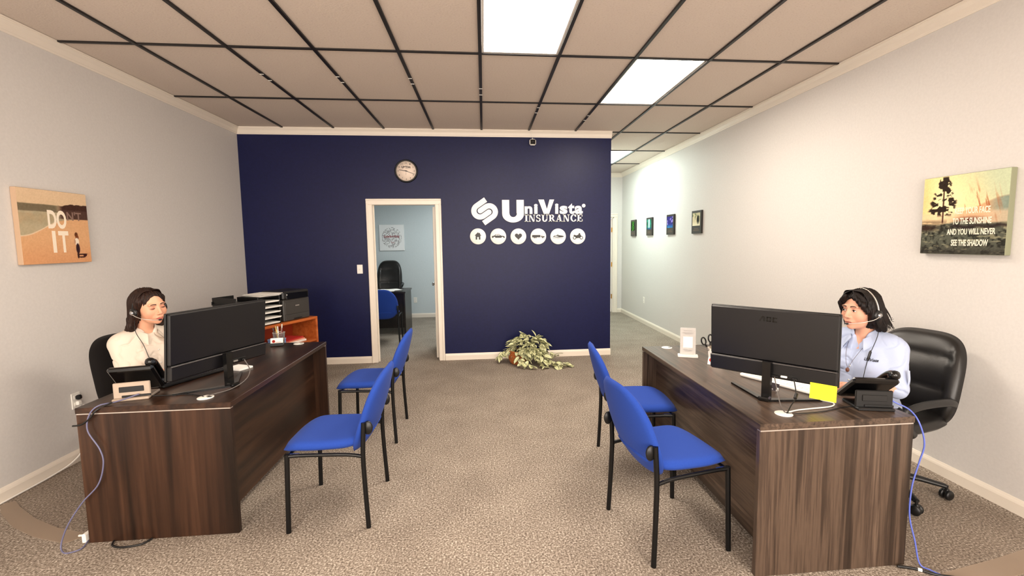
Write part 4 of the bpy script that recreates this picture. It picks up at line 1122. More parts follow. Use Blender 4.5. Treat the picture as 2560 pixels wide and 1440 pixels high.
put_text('Trust', -.02, -.115, .075, .035, t, mat('rose_ink', (190, 110, 112), .7), -.0245, .0)

# ------------------------------------------------------------------ potted plant with every leaf
pt = thing('potted_plant', 'variegated cream and green trailing plant in a wicker basket by the navy wall', 'plant', (.42, 5.80, 0))
M_WICK = mat('wicker', (176, 98, 48), .6)
wk = MB()
prof = [(.085, .004), (.108, .03), (.122, .07), (.125, .11), (.118, .15), (.110, .165)]
for i, (r, z) in enumerate(prof * 1):
    pass
for k in range(15):
    z = .008 + k * .0108; r = np.interp(z, [p[1] for p in prof], [p[0] for p in prof])
    wk.tube([((r + .004 * (1 if (j + k) % 2 else -1)) * math.cos(2 * PI * j / 28), (r + .004 * (1 if (j + k) % 2 else -1)) * math.sin(2 * PI * j / 28), z) for j in range(29)], .0062, 6, cap=False)
wk.build('basket', M_WICK, pt)
MB().tube([(.116 * math.cos(2 * PI * j / 28), .116 * math.sin(2 * PI * j / 28), .168) for j in range(29)], .009, 8, cap=False).build('basket_rim', M_WICK, pt)
MB().lathe([(0, .006), (.08, .006), (.112, .10), (.106, .15), (0, .155)], 20).build('soil', mat('potting_soil', (48, 36, 28), .95), pt)
def leaf_mat():
    m = mat('variegated_leaf', (120, 130, 80), .45, spec=.4)
    a = nd(m, 'ShaderNodeVertexColor'); a.layer_name = 'paint'
    n = noise(m, coords(m), 90, 3, .6)
    mx = nd(m, 'ShaderNodeMixRGB', blend_type='MIX'); lk(m, a.outputs[0], mx.inputs[1]); mx.inputs[2].default_value = (*lin((70, 86, 40)), 1)
    r = ramp(m, n, [(.52, (0, 0, 0)), (.62, (170, 170, 170))]); lk(m, r.outputs[0], mx.inputs[0]); lk(m, mx.outputs[0], base(m)); return m
M_LEAF = leaf_mat()
leaf_me = []
for k in range(4):
    L, Wd, curl = .060 + .008 * k, .038 + .004 * (k % 2), .25 + .12 * k
    V = []; Fc = []; C = []
    for i in range(7):
        s = i / 6; w = Wd * math.sin(PI * min(1, s * .92 + .08)) ** .8 * (1 - .25 * s)
        for j in (-1, -.45, 0, .45, 1):
            V.append((w * j * .5 * 1.25, L * s, -curl * L * s * s * .8 + .006 * abs(j)))
            pale = np.array((238, 234, 196)); gr = np.array((92, 108, 56)); mid = np.array((196, 200, 140))
            f_ = abs(j)
            C.append(tuple(lin_np(gr if f_ > .9 else (mid if f_ < .1 else pale)).tolist()) + (1,))
    for i in range(6):
        for j in range(4): Fc.append((i * 5 + j, i * 5 + j + 1, i * 5 + j + 6, i * 5 + j + 5))
    me = bpy.data.meshes.new('leaf'); me.from_pydata(V, [], Fc); me.materials.append(M_LEAF)
    at = me.color_attributes.new('paint', 'FLOAT_COLOR', 'POINT'); at.data.foreach_set('color', np.array(C, np.float32).ravel())
    me.polygons.foreach_set('use_smooth', [True] * len(me.polygons)); leaf_me.append(me)
rp = random.Random(5)
stems = MB()
def add_leaf(p, out, up=.3):
    o = bpy.data.objects.new('leaf', rp.choice(leaf_me)); COL.objects.link(o); o.parent = pt
    d = Vector(out).normalized(); d = (d + Vector((rp.uniform(-.5, .5), rp.uniform(-.5, .5), rp.uniform(-.35, .35) + up))).normalized()
    q_ = d.to_track_quat('Y', 'Z'); o.rotation_mode = 'QUATERNION'; o.rotation_quaternion = q_ @ Matrix.Rotation(rp.uniform(-.7, .7), 3, 'Y').to_quaternion()
    s = rp.uniform(1.0, 1.4); o.scale = (s, s, s)
    p = Vector(p)
    if p.y + 5.80 + .08 * d.y * s > 6.03: p.y = 6.03 - 5.80 - .08 * max(0, d.y) * s
    if p.z + .09 * min(0, d.z) * s < .012: p.z = .012 - .09 * min(0, d.z) * s
    o.location = p
for k in range(222):      # the mound
    a = rp.uniform(0, 2 * PI); cz = rp.uniform(-.6, 1); sz = math.sqrt(1 - cz * cz)
    rr = rp.uniform(.8, 1.0)
    n = Vector((sz * math.cos(a), sz * math.sin(a), cz))
    if n.y > .05: n.y = -n.y
    p = Vector((.125 + .225 * n.x * rr, .04 + .185 * n.y * rr, .205 + .165 * n.z * rr))
    if p.x < .0 and p.z < .09: p.x += .14
    add_leaf(p, (n.x + rp.uniform(-.8, .8), n.y * .8, n.z * .5 - .25 + rp.uniform(-.4, .4)), .0)
    if k % 6 == 0: stems.tube(smooth_path([(0.02, 0, .15), p * .6 + Vector((0, 0, .08)), p], 4), .0022, 5)
trails = [[(.25, -.1, .2), (.36, -.16, .09), (.46, -.20, .045), (.56, -.23, .03), (.60, -.25, .02)], [(.22, -.10, .2), (.30, -.2, .08), (.40, -.28, .03), (.48, -.31, .02)], [(.1, -.12, .18), (.1, -.24, .07), (.13, -.30, .03)], [(-.02, -.1, .17), (-.0, -.20, .10), (.03, -.25, .05)],
          [(-.1, .02, .2), (-.20, .04, .14), (-.25, .02, .09)], [(.3, 0, .2), (.40, -.04, .13), (.48, -.06, .09)], [(.18, -.13, .16), (.22, -.24, .06), (.30, -.32, .02)], [(.28, -.12, .14), (.38, -.22, .05), (.5, -.29, .02)]]
for tr in trails:
    pth = smooth_path(tr, 3); stems.tube(pth, .0024, 5)
    for i, p in enumerate(pth):
        for s in ((1,) if i % 3 else (1, 2)):
            t_ = (pth[min(i + 1, len(pth) - 1)] - pth[max(i - 1, 0)]).normalized()
            add_leaf(p, t_ * .6 + Vector((rp.uniform(-1, 1), rp.uniform(-1, .6), .1)), .15)
stems.build('stems', mat('plant_stem', (96, 92, 50), .7), pt)

# ------------------------------------------------------------------ cords
M_BCORD = mat('blue_network_cord', (92, 108, 196), .4); M_PCORD = mat('slate_cord', (104, 104, 134), .45)
M_WCORD = mat('white_cord', (236, 230, 222), .45); M_GCORD = mat('grey_cord', (96, 90, 86), .45)
def cord(label, pts, r, m, plug=None):
    t = tag(MB().tube(smooth_path(pts, 8), r, 8).build('cord', m), label, 'cord'); return t
pr = [tuple(world_of(monR, TmR, (x, -.054, -.165))) for x in (.035, .125)]
cord('thin grey cord from the right monitor down to the desk grommet', [pr[0], (1.455, 2.115, .80), (1.43, 2.05, .755), (1.415, 1.995, DZ + .006)], .0028, M_GCORD)
fb = cord('dark video cord with a ferrite bead from the right monitor to the grommet', [pr[1], (1.515, 2.06, .795), (1.46, 2.02, .758), (1.42, 1.985, DZ + .006)], .0026, M_BLACK)
MB().tube([(1.522, 2.065, .803), (1.505, 2.052, .785)], .008, 10).build('ferrite_bead', M_BLACK, fb)
cord('white cord curving across the right desk to the grommet', [(1.70, 2.13, DZ + .008), (1.735, 2.085, DZ + .005), (1.69, 2.045, DZ + .004), (1.58, 2.03, DZ + .004), (1.50, 2.02, DZ + .004), (1.432, 1.992, DZ + .008)], .0034, M_WCORD)
cord('black cord lying across the right desk towards the phone', [(1.43, 1.975, DZ + .004), (1.60, 1.99, DZ + .003), (1.74, 2.03, DZ + .003), (1.80, 2.03, DZ + .004)], .0022, M_BLACK)
cord('blue network cord from the right phone down the end of the desk', [(1.935, 1.985, DZ + .055), (1.97, 1.975, DZ + .035), (2.005, 1.935, DZ + .012), (2.012, 1.890, .70), (2.04, 1.885, .60), (2.035, 1.90, .50), (2.012, 1.905, .38), (2.005, 1.90, .24), (2.022, 1.88, .12), (2.035, 1.862, .02), (2.06, 1.83, .008), (2.09, 1.79, .006), (2.16, 1.74, .006)], .0036, M_BCORD)
cord('black cord looping beside the right desk end', [(2.005, 2.06, DZ - .05), (2.05, 2.03, .60), (2.055, 2.03, .50), (2.02, 2.04, .40), (1.998, 2.06, .30)], .004, M_BLACK)
bc2 = cord('black power cord with a pale tag on the carpet by the right desk', [(1.93, 1.872, .008), (2.00, 1.845, .008), (2.06, 1.80, .008), (2.14, 1.77, .008), (2.25, 1.72, .008)], .006, M_BLACK)
MB().tube([(2.005, 1.841, .009), (2.018, 1.832, .009)], .008, 10).build('tag', M_WHITE, bc2)
cord('blue-grey cord from the left phone down the end of the brown desk to the carpet', [(-1.875, 2.615, DZ + .030), (-1.95, 2.56, DZ + .010), (-2.00, 2.51, DZ + .008), (-2.035, 2.493, .70), (-2.045, 2.488, .62), (-1.995, 2.486, .52), (-1.985, 2.486, .44), (-2.02, 2.486, .33), (-2.10, 2.480, .24), (-2.17, 2.47, .13), (-2.205, 2.465, .04), (-2.195, 2.45, .006), (-2.15, 2.425, .005), (-2.105, 2.455, .006), (-2.125, 2.53, .012)], .0036, M_PCORD)
cord('black cord hanging along the top of the brown desk end', [(-1.96, 2.545, DZ + .012), (-2.00, 2.498, DZ - .010), (-2.03, 2.488, .685), (-2.07, 2.486, .655), (-2.115, 2.49, .648)], .0042, M_BLACK)
cord('white cord running from the left wall outlet down to the baseboard', [(XL + .018, 3.60, .40), (XL + .022, 3.64, .24), (XL + .030, 3.58, .11), (XL + .034, 3.46, .035), (XL + .026, 3.30, .010), (XL + .024, 3.05, .008), (XL + .022, 2.80, .008)], .006, M_WCORD)
cord('black cord loop on the carpet in front of the brown desk', [(-1.98, 2.497, .010), (-1.96, 2.46, .007), (-1.90, 2.44, .007), (-1.82, 2.455, .007), (-1.79, 2.495, .010)], .005, M_BLACK)
ws = cord('white plug end on the carpet beside the brown desk', [(-2.205, 2.565, .010), (-2.17, 2.56, .012), (-2.125, 2.53, .016)], .006, M_WCORD)
MB().box((-2.128, 2.52, .03), (.02, .05, .05), b=.006).build('plug_head', M_WHITE, ws)
prl = [tuple(world_of(monL, TmL, (x, -.054, -.165))) for x in (.035, .125)]
cord('grey video cord from the left monitor down to the desk grommet', [prl[1], (-1.44, 2.90, .80), (-1.43, 2.82, .762), (-1.46, 2.72, DZ + .006), (-1.51, 2.62, DZ + .008), (-1.525, 2.60, DZ + .006)], .003, M_GCORD)
cord('black cord from the left phone across the desk to the grommet', [(-1.86, 2.64, DZ + .010), (-1.77, 2.655, DZ + .004), (-1.66, 2.66, DZ + .004), (-1.58, 2.63, DZ + .004), (-1.54, 2.60, DZ + .006)], .0026, M_BLACK)
# ------------------------------------------------------------------ people: smooth distance-field figures
def smin(a, b, k):
    h = np.clip(.5 + .5 * (b - a) / k, 0, 1)
    return b * (1 - h) + a * h - k * h * (1 - h)
def smax(a, b, k): return -smin(-a, -b, k)
class Field:
    def __init__(s, X, Y, Z):
        s.X, s.Y, s.Z = X, Y, Z
        s.F = np.full((len(X), len(Y), len(Z)), 1.0)
    def win(s, lo, hi):
        r = []
        for A, a, b in zip((s.X, s.Y, s.Z), lo, hi):
            i0, i1 = np.searchsorted(A, a), np.searchsorted(A, b)
            r.append(slice(max(0, i0 - 1), min(len(A), i1 + 1)))
        return tuple(r)
    def op(s, fn, lo, hi, k=.02, mode='u'):
        w = s.win([l - k - .012 for l in lo], [h + k + .012 for h in hi])
        if any(q.stop <= q.start for q in w): return
        x, y, z = np.meshgrid(s.X[w[0]], s.Y[w[1]], s.Z[w[2]], indexing='ij', sparse=True)
        d = fn(x, y, z)
        s.F[w] = smin(s.F[w], d, k) if mode == 'u' else smax(s.F[w], -d, k)
    def mesh(s):
        F, X, Y, Z = s.F, s.X, s.Y, s.Z
        S = F < 0
        nx, ny, nz = F.shape
        cnt = sum(S[i:nx - 1 + i, j:ny - 1 + j, k:nz - 1 + k].astype(np.int8) for i in (0, 1) for j in (0, 1) for k in (0, 1))
        act = (cnt > 0) & (cnt < 8)
        I = np.argwhere(act); idx = -np.ones(act.shape, int); idx[act] = np.arange(len(I))
        acc = np.zeros((len(I), 3)); num = np.zeros(len(I))
        A = (X, Y, Z)
        for ax in range(3):
            o = [a for a in range(3) if a != ax]
            for p in (0, 1):
                for q_ in (0, 1):
                    c0 = I.copy(); c0[:, o[0]] += p; c0[:, o[1]] += q_
                    c1 = c0.copy(); c1[:, ax] += 1
                    f0, f1 = F[tuple(c0.T)], F[tuple(c1.T)]
                    m = (f0 < 0) != (f1 < 0)
                    t = np.where(m, f0 / np.where(m, f0 - f1, 1), 0)
                    P = np.stack([A[a][c0[:, a]] for a in range(3)], 1)
                    P[:, ax] += t * (A[ax][c1[:, ax]] - A[ax][c0[:, ax]])
                    acc[m] += P[m]; num[m] += 1
        V = acc / num[:, None]
        Q = []
        for ax in range(3):
            b, c = (ax + 1) % 3, (ax + 2) % 3
            sl0 = [slice(None)] * 3; sl1 = [slice(None)] * 3; sl0[ax] = slice(0, -1); sl1[ax] = slice(1, None)
            E = S[tuple(sl0)] != S[tuple(sl1)]
            inner = [slice(None)] * 3; inner[b] = slice(1, -1); inner[c] = slice(1, -1)
            e = np.argwhere(E[tuple(inner)]); e[:, b] += 1; e[:, c] += 1
            flip = S[tuple(e.T)]
            def cell(db, dc):
                g = e.copy(); g[:, b] += db; g[:, c] += dc; return idx[tuple(g.T)]
            q = np.stack([cell(-1, -1), cell(0, -1), cell(0, 0), cell(-1, 0)], 1)
            q[~flip] = q[~flip][:, ::-1]; Q.append(q)
        return V, np.concatenate(Q)
def rot3(rx=0, ry=0, rz=0): return np.array((Matrix.Rotation(rz, 3, 'Z') @ Matrix.Rotation(ry, 3, 'Y') @ Matrix.Rotation(rx, 3, 'X')))
class Prims:
    """list of primitives, some in the head frame"""
    def __init__(s): s.L = []
    def ell(s, c, r, k=.02, R=None, mode='u', fr=None): s.L.append(('e', np.array(c, float), np.array(r, float), k, R, mode, fr)); return s
    def cap(s, a, b, ra, rb, k=.02, mode='u', fr=None): s.L.append(('c', np.array(a, float), np.array(b, float), k, (ra, rb), mode, fr)); return s
    def apply(s, fld, grow=0.0, disp=None, frames=None):
        for t, a, b, k, e, mode, fr in s.L:
            Rf, of = frames[fr] if fr else (np.eye(3), np.zeros(3))
            if t == 'e':
                c = Rf @ a + of; R = Rf @ (e if e is not None else np.eye(3)); r = b + grow
                ext = np.sqrt(((R * r) ** 2).sum(1))
                def fn(x, y, z, c=c, R=R, r=r):
                    dx, dy, dz = x - c[0], y - c[1], z - c[2]
                    L = [(R[0, i] * dx + R[1, i] * dy + R[2, i] * dz) for i in range(3)]
                    k0 = np.sqrt(sum((L[i] / r[i]) ** 2 for i in range(3))); k1 = np.sqrt(sum((L[i] / r[i] ** 2) ** 2 for i in range(3)))
                    d = k0 * (k0 - 1) / np.maximum(k1, 1e-6)
                    return d + (disp(x, y, z) if disp else 0)
                fld.op(fn, c - ext, c + ext, k, mode)
            else:
                A, B = Rf @ a + of, Rf @ b + of; ra, rb = e[0] + grow, e[1] + grow
                def fn(x, y, z, A=A, B=B, ra=ra, rb=rb):
                    ab = B - A; dx, dy, dz = x - A[0], y - A[1], z - A[2]
                    t = np.clip((dx * ab[0] + dy * ab[1] + dz * ab[2]) / (ab @ ab), 0, 1)
                    d = np.sqrt((dx - t * ab[0]) ** 2 + (dy - t * ab[1]) ** 2 + (dz - t * ab[2]) ** 2) - (ra + (rb - ra) * t)
                    return d + (disp(x, y, z) if disp else 0)
                m = max(ra, rb); fld.op(fn, np.minimum(A, B) - m, np.maximum(A, B) + m, k, mode)
def np_mesh(name, V, Q, m, parent, colors=None):
    me = bpy.data.meshes.new(name)
    me.from_pydata(V.tolist(), [], Q.tolist())
    me.polygons.foreach_set('use_smooth', np.ones(len(Q), bool))
    if colors is not None:
        at = me.color_attributes.new('paint', 'FLOAT_COLOR', 'POINT')
        at.data.foreach_set('color', np.concatenate([colors, np.ones((len(V), 1))], 1).astype(np.float32).ravel())
    me.materials.append(m); me.update()
    o = bpy.data.objects.new(name, me); COL.objects.link(o); o.parent = parent
    return o
def axis(segs):
    """rectilinear axis: [(start, stop, step), ...]"""
    out = []
    for a, b, st_ in segs: out += list(np.arange(a, b - 1e-9, st_))
    out.append(segs[-1][1]); return np.array(out)

# head frame: x = the person's right, y = forward, z = up, origin mid head
HEAD = Prims()
HEAD.ell((0, -.018, .034), (.072, .090, .080), .02, fr='h').ell((0, .028, -.020), (.061, .062, .088), .03, fr='h')
HEAD.ell((0, .036, -.068), (.045, .046, .036), .025, fr='h').ell((0, .070, -.094), (.019, .017, .015), .018, fr='h')
HEAD.ell((.040, .052, -.030), (.026, .030, .030), .02, fr='h').ell((-.040, .052, -.030), (.026, .030, .030), .02, fr='h')
HEAD.ell((.026, .076, .026), (.026, .013, .009), .012, fr='h').ell((-.026, .076, .026), (.026, .013, .009), .012, fr='h')
HEAD.ell((0, .078, -.058), (.028, .016, .020), .012, fr='h')
HEAD.ell((.032, .102, .004), (.017, .020, .013), .012, mode='s', fr='h').ell((-.032, .102, .004), (.017, .020, .013), .012, mode='s', fr='h')
HEAD.cap((0, .084, .016), (0, .103, -.026), .0065, .0095, .010, fr='h').ell((0, .1055, -.030), (.0105, .0095, .0085), .006, fr='h')
for s_ in (-1, 1):
    HEAD.ell((s_ * .0115, .094, -.034), (.0075, .010, .0065), .005, fr='h')
    HEAD.ell((s_ * .0315, .0735, .004), (.0140, .0135, .0125), .004, fr='h')          # closed lid ball under the eye
    HEAD.ell((s_ * .074, -.004, -.012), (.007, .017, .028), .006, R=rot3(0, 0, -s_ * .3), fr='h')
HEAD.ell((0, .0905, -.0605), (.0225, .0075, .0042), .004, fr='h').ell((0, .0895, -.0695), (.0190, .0080, .0050), .004, fr='h')
HEAD.ell((0, .0975, -.0650), (.030, .008, .0014), .002, mode='s', fr='h')

def build_person(label, loc, deg, P):
    """P: pose and looks; local frame faces +y, origin on the floor below the hips"""
    root = thing('person', label, 'person', loc, math.radians(deg - 90))
    Rh = rot3(*P['head_rot']); oh = np.array(P['head'], float)
    fr = {'h': (Rh, oh)}
    body = Prims()
    nb = np.array(P['neck_base'], float)
    body.cap(nb, (0, -.016, -.055), .054, .050, .02)   # placeholder replaced below
    body.L.pop()
    nt = Rh @ np.array((0, -.026, -.050)) + oh
    tor = Prims()
    lean = P.get('lean', 0.0)
    def L(x, y, z): return (x, y + lean * (z - .55), z)
    wd = P.get('wide', 1.0)
    tor.ell(L(0, -.01, .565), (.185 * wd, .135, .115), .05).ell(L(0, .022, .675), (.165 * wd, .130 * P.get('belly', 1), .13), .06)
    tor.ell(L(0, -.002, .83), (.158 * wd, .108, .155), .06)
    for s in (-1, 1): tor.ell(L(s * .078, .080, .825), (.076, .062, .074), .05)
    tor.cap(L(-.118 * wd, -.018, .945), L(.118 * wd, -.018, .945), .052, .052, .05)
    tor.cap(tuple(nb), L(.125, -.022, .948), .042, .046, .03).cap(tuple(nb), L(-.125, -.022, .948), .042, .046, .03)
    arms = Prims(); sl = Prims()
    for s, key in ((1, 'R'), (-1, 'L')):
        sh, el, wr = [np.array(p, float) for p in P['arm' + key]]
        arms.cap(sh, el, .038, .036, .02).cap(el, wr, .038, .025, .02)
        cut = P['sleeve']
        e2 = el + (wr - el) * max(0, cut - 1); s2 = sh + (el - sh) * min(1, cut)
        sl.cap(sh, s2, .053, .049, .04)
        if cut > 1: sl.cap(el, e2, .050, .044, .03)
        # hand
        fd = P['hand' + key]; fwd = np.array(fd['fwd'], float); fwd /= np.linalg.norm(fwd); up = np.array((0, 0, 1.0)); sd = np.cross(fwd, up); sd /= np.linalg.norm(sd); up = np.cross(sd, fwd)
        pm = wr + fwd * .045
        Rp = np.stack([sd, fwd, up], 1)
        arms.ell(pm, (.036, .046, .014), .012, R=Rp).cap(wr, pm, .024, .02, .015)
        inn = -s                      # thumb points to the body's midline
        for f_i, (off, ln) in enumerate(((.027, .062), (.009, .072), (-.009, .068), (-.026, .054))):
            b0 = pm + sd * (off * s * -1 * -1) + fwd * .036
            b1 = b0 + fwd * ln * .45 + up * .010 + sd * off * .12 * s; b2 = b1 + fwd * ln * .35 - up * .010; b3 = b2 + fwd * ln * .2 - up * .016
            arms.cap(b0, b1, .0092, .0085, .005).cap(b1, b2, .0085, .0078, .003).cap(b2, b3, .0078, .0068, .003)
        t0 = pm + sd * (.028 * -s) - fwd * .018; t1 = t0 + sd * (.022 * -s) + fwd * .030; t2 = t1 + fwd * .026 + sd * (.004 * -s) - up * .010
        arms.cap(t0, t1, .012, .010, .008).cap(t1, t2, .010, .0075, .003)
    legs = Prims()
    for s in (-1, 1):
        hip = (s * .095, .02, .535); kn = (s * .115, P['knee'], .53); an = (s * .105, P['knee'] + P.get('shin', .02), .10)
        legs.cap(hip, kn, .086, .060, .05).cap(kn, an, .056, .038, .03)
        legs.cap(an, (an[0], an[1] + .14, .035), .038, .030, .03)
    # ---- skin
    hz = oh[2]
    X = axis([(-.42, -.12, .008), (-.12, .12, .0036), (.12, .42, .008)])
    y0, y1 = oh[1] - .13, oh[1] + .15
    Y = axis([(-.22, y0, .008), (y0, y1, .0036), (y1, .72, .008)])
    Z = axis([(-.01, .70, .010), (.70, .80, .0055), (.80, hz - .15, .008), (hz - .15, hz + .14, .0036)])
    f = Field(X, Y, Z)
    tor.apply(f, -.014); legs.apply(f)
    body.cap(nb - np.array((0, .006, .03)), nt, .049, .045, .014)
    body.ell(nb + np.array((0, .012, -.05)), (.07, .045, .05), .04)
    body.apply(f); arms.apply(f)
    HEAD.apply(f, frames=fr)
    V, Q = f.mesh()
    H_ = (V - oh) @ Rh            # head coordinates
    sk = np.array(lin(P['skin'])); c = np.tile(sk, (len(V), 1))
    def blob(cx, cy, cz, r): return np.exp(-((H_[:, 0] - cx) ** 2 + (H_[:, 1] - cy) ** 2 + (H_[:, 2] - cz) ** 2) / r ** 2)[:, None]
    red = np.array(lin(P['blush']))
    for (cx, cy, cz, r, w) in ((.045, .06, -.03, .028, .45), (-.045, .06, -.03, .028, .45), (0, .105, -.03, .014, .4), (0, .085, -.09, .02, .2)):
        b = blob(cx, cy, cz, r) * w; c = c * (1 - b) + red * b
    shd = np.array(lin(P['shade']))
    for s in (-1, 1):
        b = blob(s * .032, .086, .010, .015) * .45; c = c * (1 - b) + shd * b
    skin_o = np_mesh('body', V, Q, M_SKIN, root, c)
    # ---- surface lookup for painted features
    hf = Field(axis([(-.08, .08, .002)]), axis([(0, .13, .002)]), axis([(-.12, .08, .002)]))
    HEAD.apply(hf, frames={'h': (np.eye(3), np.zeros(3))})
    def ysurf(x, z):
        i = int(round((x + .08) / .002)); k = int(round((z + .12) / .002)); col = hf.F[i, :, k]
        j = np.where(col < 0)[0]
        if len(j) == 0: return .07
        j = j[-1]; 
        if j + 1 >= len(col): return hf.Y[j]
        return hf.Y[j] + .002 * col[j] / (col[j] - col[j + 1])
    def to_body(p): return Rh @ np.array(p) + oh
    def patch(name, top, bot, n, m, off, parent=skin_o, rows=5):
        """strip between two (x, z) curves laid on the face"""
        Vp = []; Fp = []
        for i in range(n + 1):
            u = i / n; a, b = top(u), bot(u)
            for r in range(rows):
                t = r / (rows - 1); x, z = a[0] + (b[0] - a[0]) * t, a[1] + (b[1] - a[1]) * t
                Vp.append(tuple(to_body((x, ysurf(x, z) + off, z))))
        for i in range(n):
            for r in range(rows - 1): Fp.append((i * rows + r, (i + 1) * rows + r, (i + 1) * rows + r + 1, i * rows + r + 1))
        return MB().add(Vp, Fp, 0, True).build(name, m, parent)
    op = P['eye_open']
    for s in (-1, 1):
        cx, cz = s * .0315, .0035
        up_ = lambda u: (cx + (u - .5) * .027, cz + .0068 * op * math.sin(PI * u) ** .8 - .001)
        lo_ = lambda u: (cx + (u - .5) * .027, cz - .0042 * (.3 + .7 * op) * math.sin(PI * u) ** .8 - .001)
        if op > .3:
            patch('eye_white', up_, lo_, 12, M_EYEW, .0006)
            ix = cx + P.get('gaze', 0) * .005
            def iu(u): 
                x = ix + (u - .5) * .0118; h = .0059 * math.sqrt(max(0, 1 - (2 * u - 1) ** 2)); w = (x - cx) / .027 + .5
                return (x, min(cz + .0005 + h, up_(min(max(w, 0), 1))[1]))
            def il(u):
                x = ix + (u - .5) * .0118; h = .0059 * math.sqrt(max(0, 1 - (2 * u - 1) ** 2)); w = (x - cx) / .027 + .5
                return (x, max(cz + .0005 - h, lo_(min(max(w, 0), 1))[1]))
            patch('iris', iu, il, 10, M_IRIS, .0012)
        lash = [(lambda u=u: up_(u) if op > .3 else lo_(u))() for u in [i / 12 for i in range(13)]]
        MB().tube([tuple(to_body((x, ysurf(x, z) + .0012, z))) for x, z in lash], [.0007 + .0014 * math.sin(PI * i / 12) for i in range(13)], 6).build('eyelash', M_LASH, skin_o)
        if op <= .3:
            patch('eyelid', lambda u: (cx + (u - .5) * .028, cz + .0075 * math.sin(PI * u) ** .7), lo_, 12, M_LID, .0005)
        bt = lambda u: (s * (.012 + .034 * u), .0240 + .0075 * math.sin(PI * (.15 + .62 * u)) + .0018 * (1 - u))
        bb = lambda u: (s * (.012 + .034 * u), .0180 + .0085 * math.sin(PI * (.15 + .62 * u)) + .002 * u)
        patch('eyebrow', bt, bb, 12, P['brow_mat'], .0012)
    ut = lambda u: ((u - .5) * .046, -.0648 + .0065 * math.sin(PI * u) ** .7 - .0018 * math.exp(-((u - .5) / .08) ** 2))
    mid = lambda u: ((u - .5) * .046, -.0652 - .0006 * math.cos((u - .5) * 12))
    lb = lambda u: ((u - .5) * .046, -.0652 - .0095 * math.sin(PI * u) ** .8)
    patch('lips', ut, mid, 14, P['lip_mat'], .0006); patch('lips', mid, lb, 14, P['lip_mat'], .0006)
    MB().tube([tuple(to_body((x, ysurf(x, z) + .0008, z))) for x, z in [mid(i / 14) for i in range(15)]], [.0004 + .0006 * math.sin(PI * i / 14) for i in range(15)], 5).build('mouth_line', M_CREASE, skin_o)
    for s in (-1, 1):
        nx, nz = s * .0062, -.0385
        MB().sphere(tuple(to_body((nx, ysurf(nx, nz + .001) - .0012, nz))), .0026, n=5).build('nostril', M_CREASE, skin_o)
    # ---- shirt
    X = axis([(-.36, .36, .0045)]); Y = axis([(-.21, .42, .0045)]); Z = axis([(.46, 1.12, .0045)])
    f = Field(X, Y, Z)
    wr_ = P['wrinkle']
    def disp(x, y, z):
        a = np.abs(np.sin(z * 27 + np.abs(x) * 22 + 2.0 * np.sin(x * 17 + z * 9) - y * 10)); b = np.abs(np.sin(z * 17 - np.abs(x) * 30 + y * 22 + 1.6 * np.sin(z * 23)))
        return wr_ * (1.1 - 1.6 * a ** 3) * (.5 + .5 * np.sin(x * 13 + z * 11 + y * 15)) + wr_ * .7 * (.8 - 1.5 * b ** 4)
    tor.apply(f, .010); sl.apply(f, .0)
    body2 = Prims().cap(nb - np.array((0, 0, .03)), nb + np.array((0, .004, .022)), .064, .060, .02); body2.apply(f)
    # open neck: a cone at the throat and a V down the chest
    vd = P['vneck']
    cutp = Prims().cap(nb + np.array((0, .010, .02)), nb + (nt - nb) * 1.2, .0545, .056, .006, mode='s')
    cutp.cap(nb + np.array((0, .060, .03)), nb + np.array((P.get('vx', 0), .135, -vd)), .040, .004, .008, mode='s')
    cutp.apply(f)
    V, Q = f.mesh()
    G = [np.gradient(f.F, axis=a) for a in range(3)]
    gi = tuple(np.clip(np.searchsorted(A_, V[:, a]), 0, len(A_) - 1) for a, A_ in enumerate((X, Y, Z)))
    N = np.stack([g_[gi] for g_ in G], 1); N /= np.maximum(np.linalg.norm(N, axis=1), 1e-9)[:, None]
    vx_, vy_, vz_ = V.T
    low = fbm(vx_ * 7 + 9 + vy_ * 5, vz_ * 7 + 3 + vy_ * 3, 3, 51); low2 = fbm(vx_ * 5 + 4 - vy_ * 4, vz_ * 6 + 20, 3, 77)
    ph1 = vz_ * 21 + np.abs(vx_) * 15 - vy_ * 9 + 7 * low; ph2 = vz_ * 13 - np.abs(vx_) * 26 + vy_ * 14 + 8 * low2
    r1 = (1 - np.abs(np.sin(ph1 * 1.5))) ** 3; r2 = (1 - np.abs(np.sin(ph2 * 1.3))) ** 4
    amp = wr_ * (r1 * sst(.36, .56, low2) * 2.8 + r2 * sst(.38, .55, low) * 2.2) * sst(1.03, .96, vz_)
    V = V - N * amp[:, None]
    cl = P['shirt_mat']
    so = np_mesh('shirt', V, Q, cl, root)
    # collar: two folded leaves round the neck
    def surf_point(p, d):
        return p
    for s in (-1, 1):
        cb = MB()
        def cf(u, v, s=s):
            a = math.radians(-90 + u * 150)        # from the nape round to the throat
            r = .0605 + .022 * v + .004 * math.sin(PI * v)
            drop = .040 * v * (1 + .55 * u ** 3)
            fx = s * r * math.cos(a) * 1.02; fy = r * math.sin(a) * (1.0 + .25 * u * u)
            ex = .030 * max(0, u - .72) / .28 * v
            return (nb[0] + fx + s * ex * .5, nb[1] + .008 + fy + .020 * u * u + ex * .6, nb[2] + .034 - drop - .052 * u ** 2.2)
        cb.surf(cf, 22, 7).surf(lambda u, v: tuple(np.array(cf(u, v)) - np.array((s * .003, .001, .0035))), 22, 7)
        cb.build('collar', cl, so)
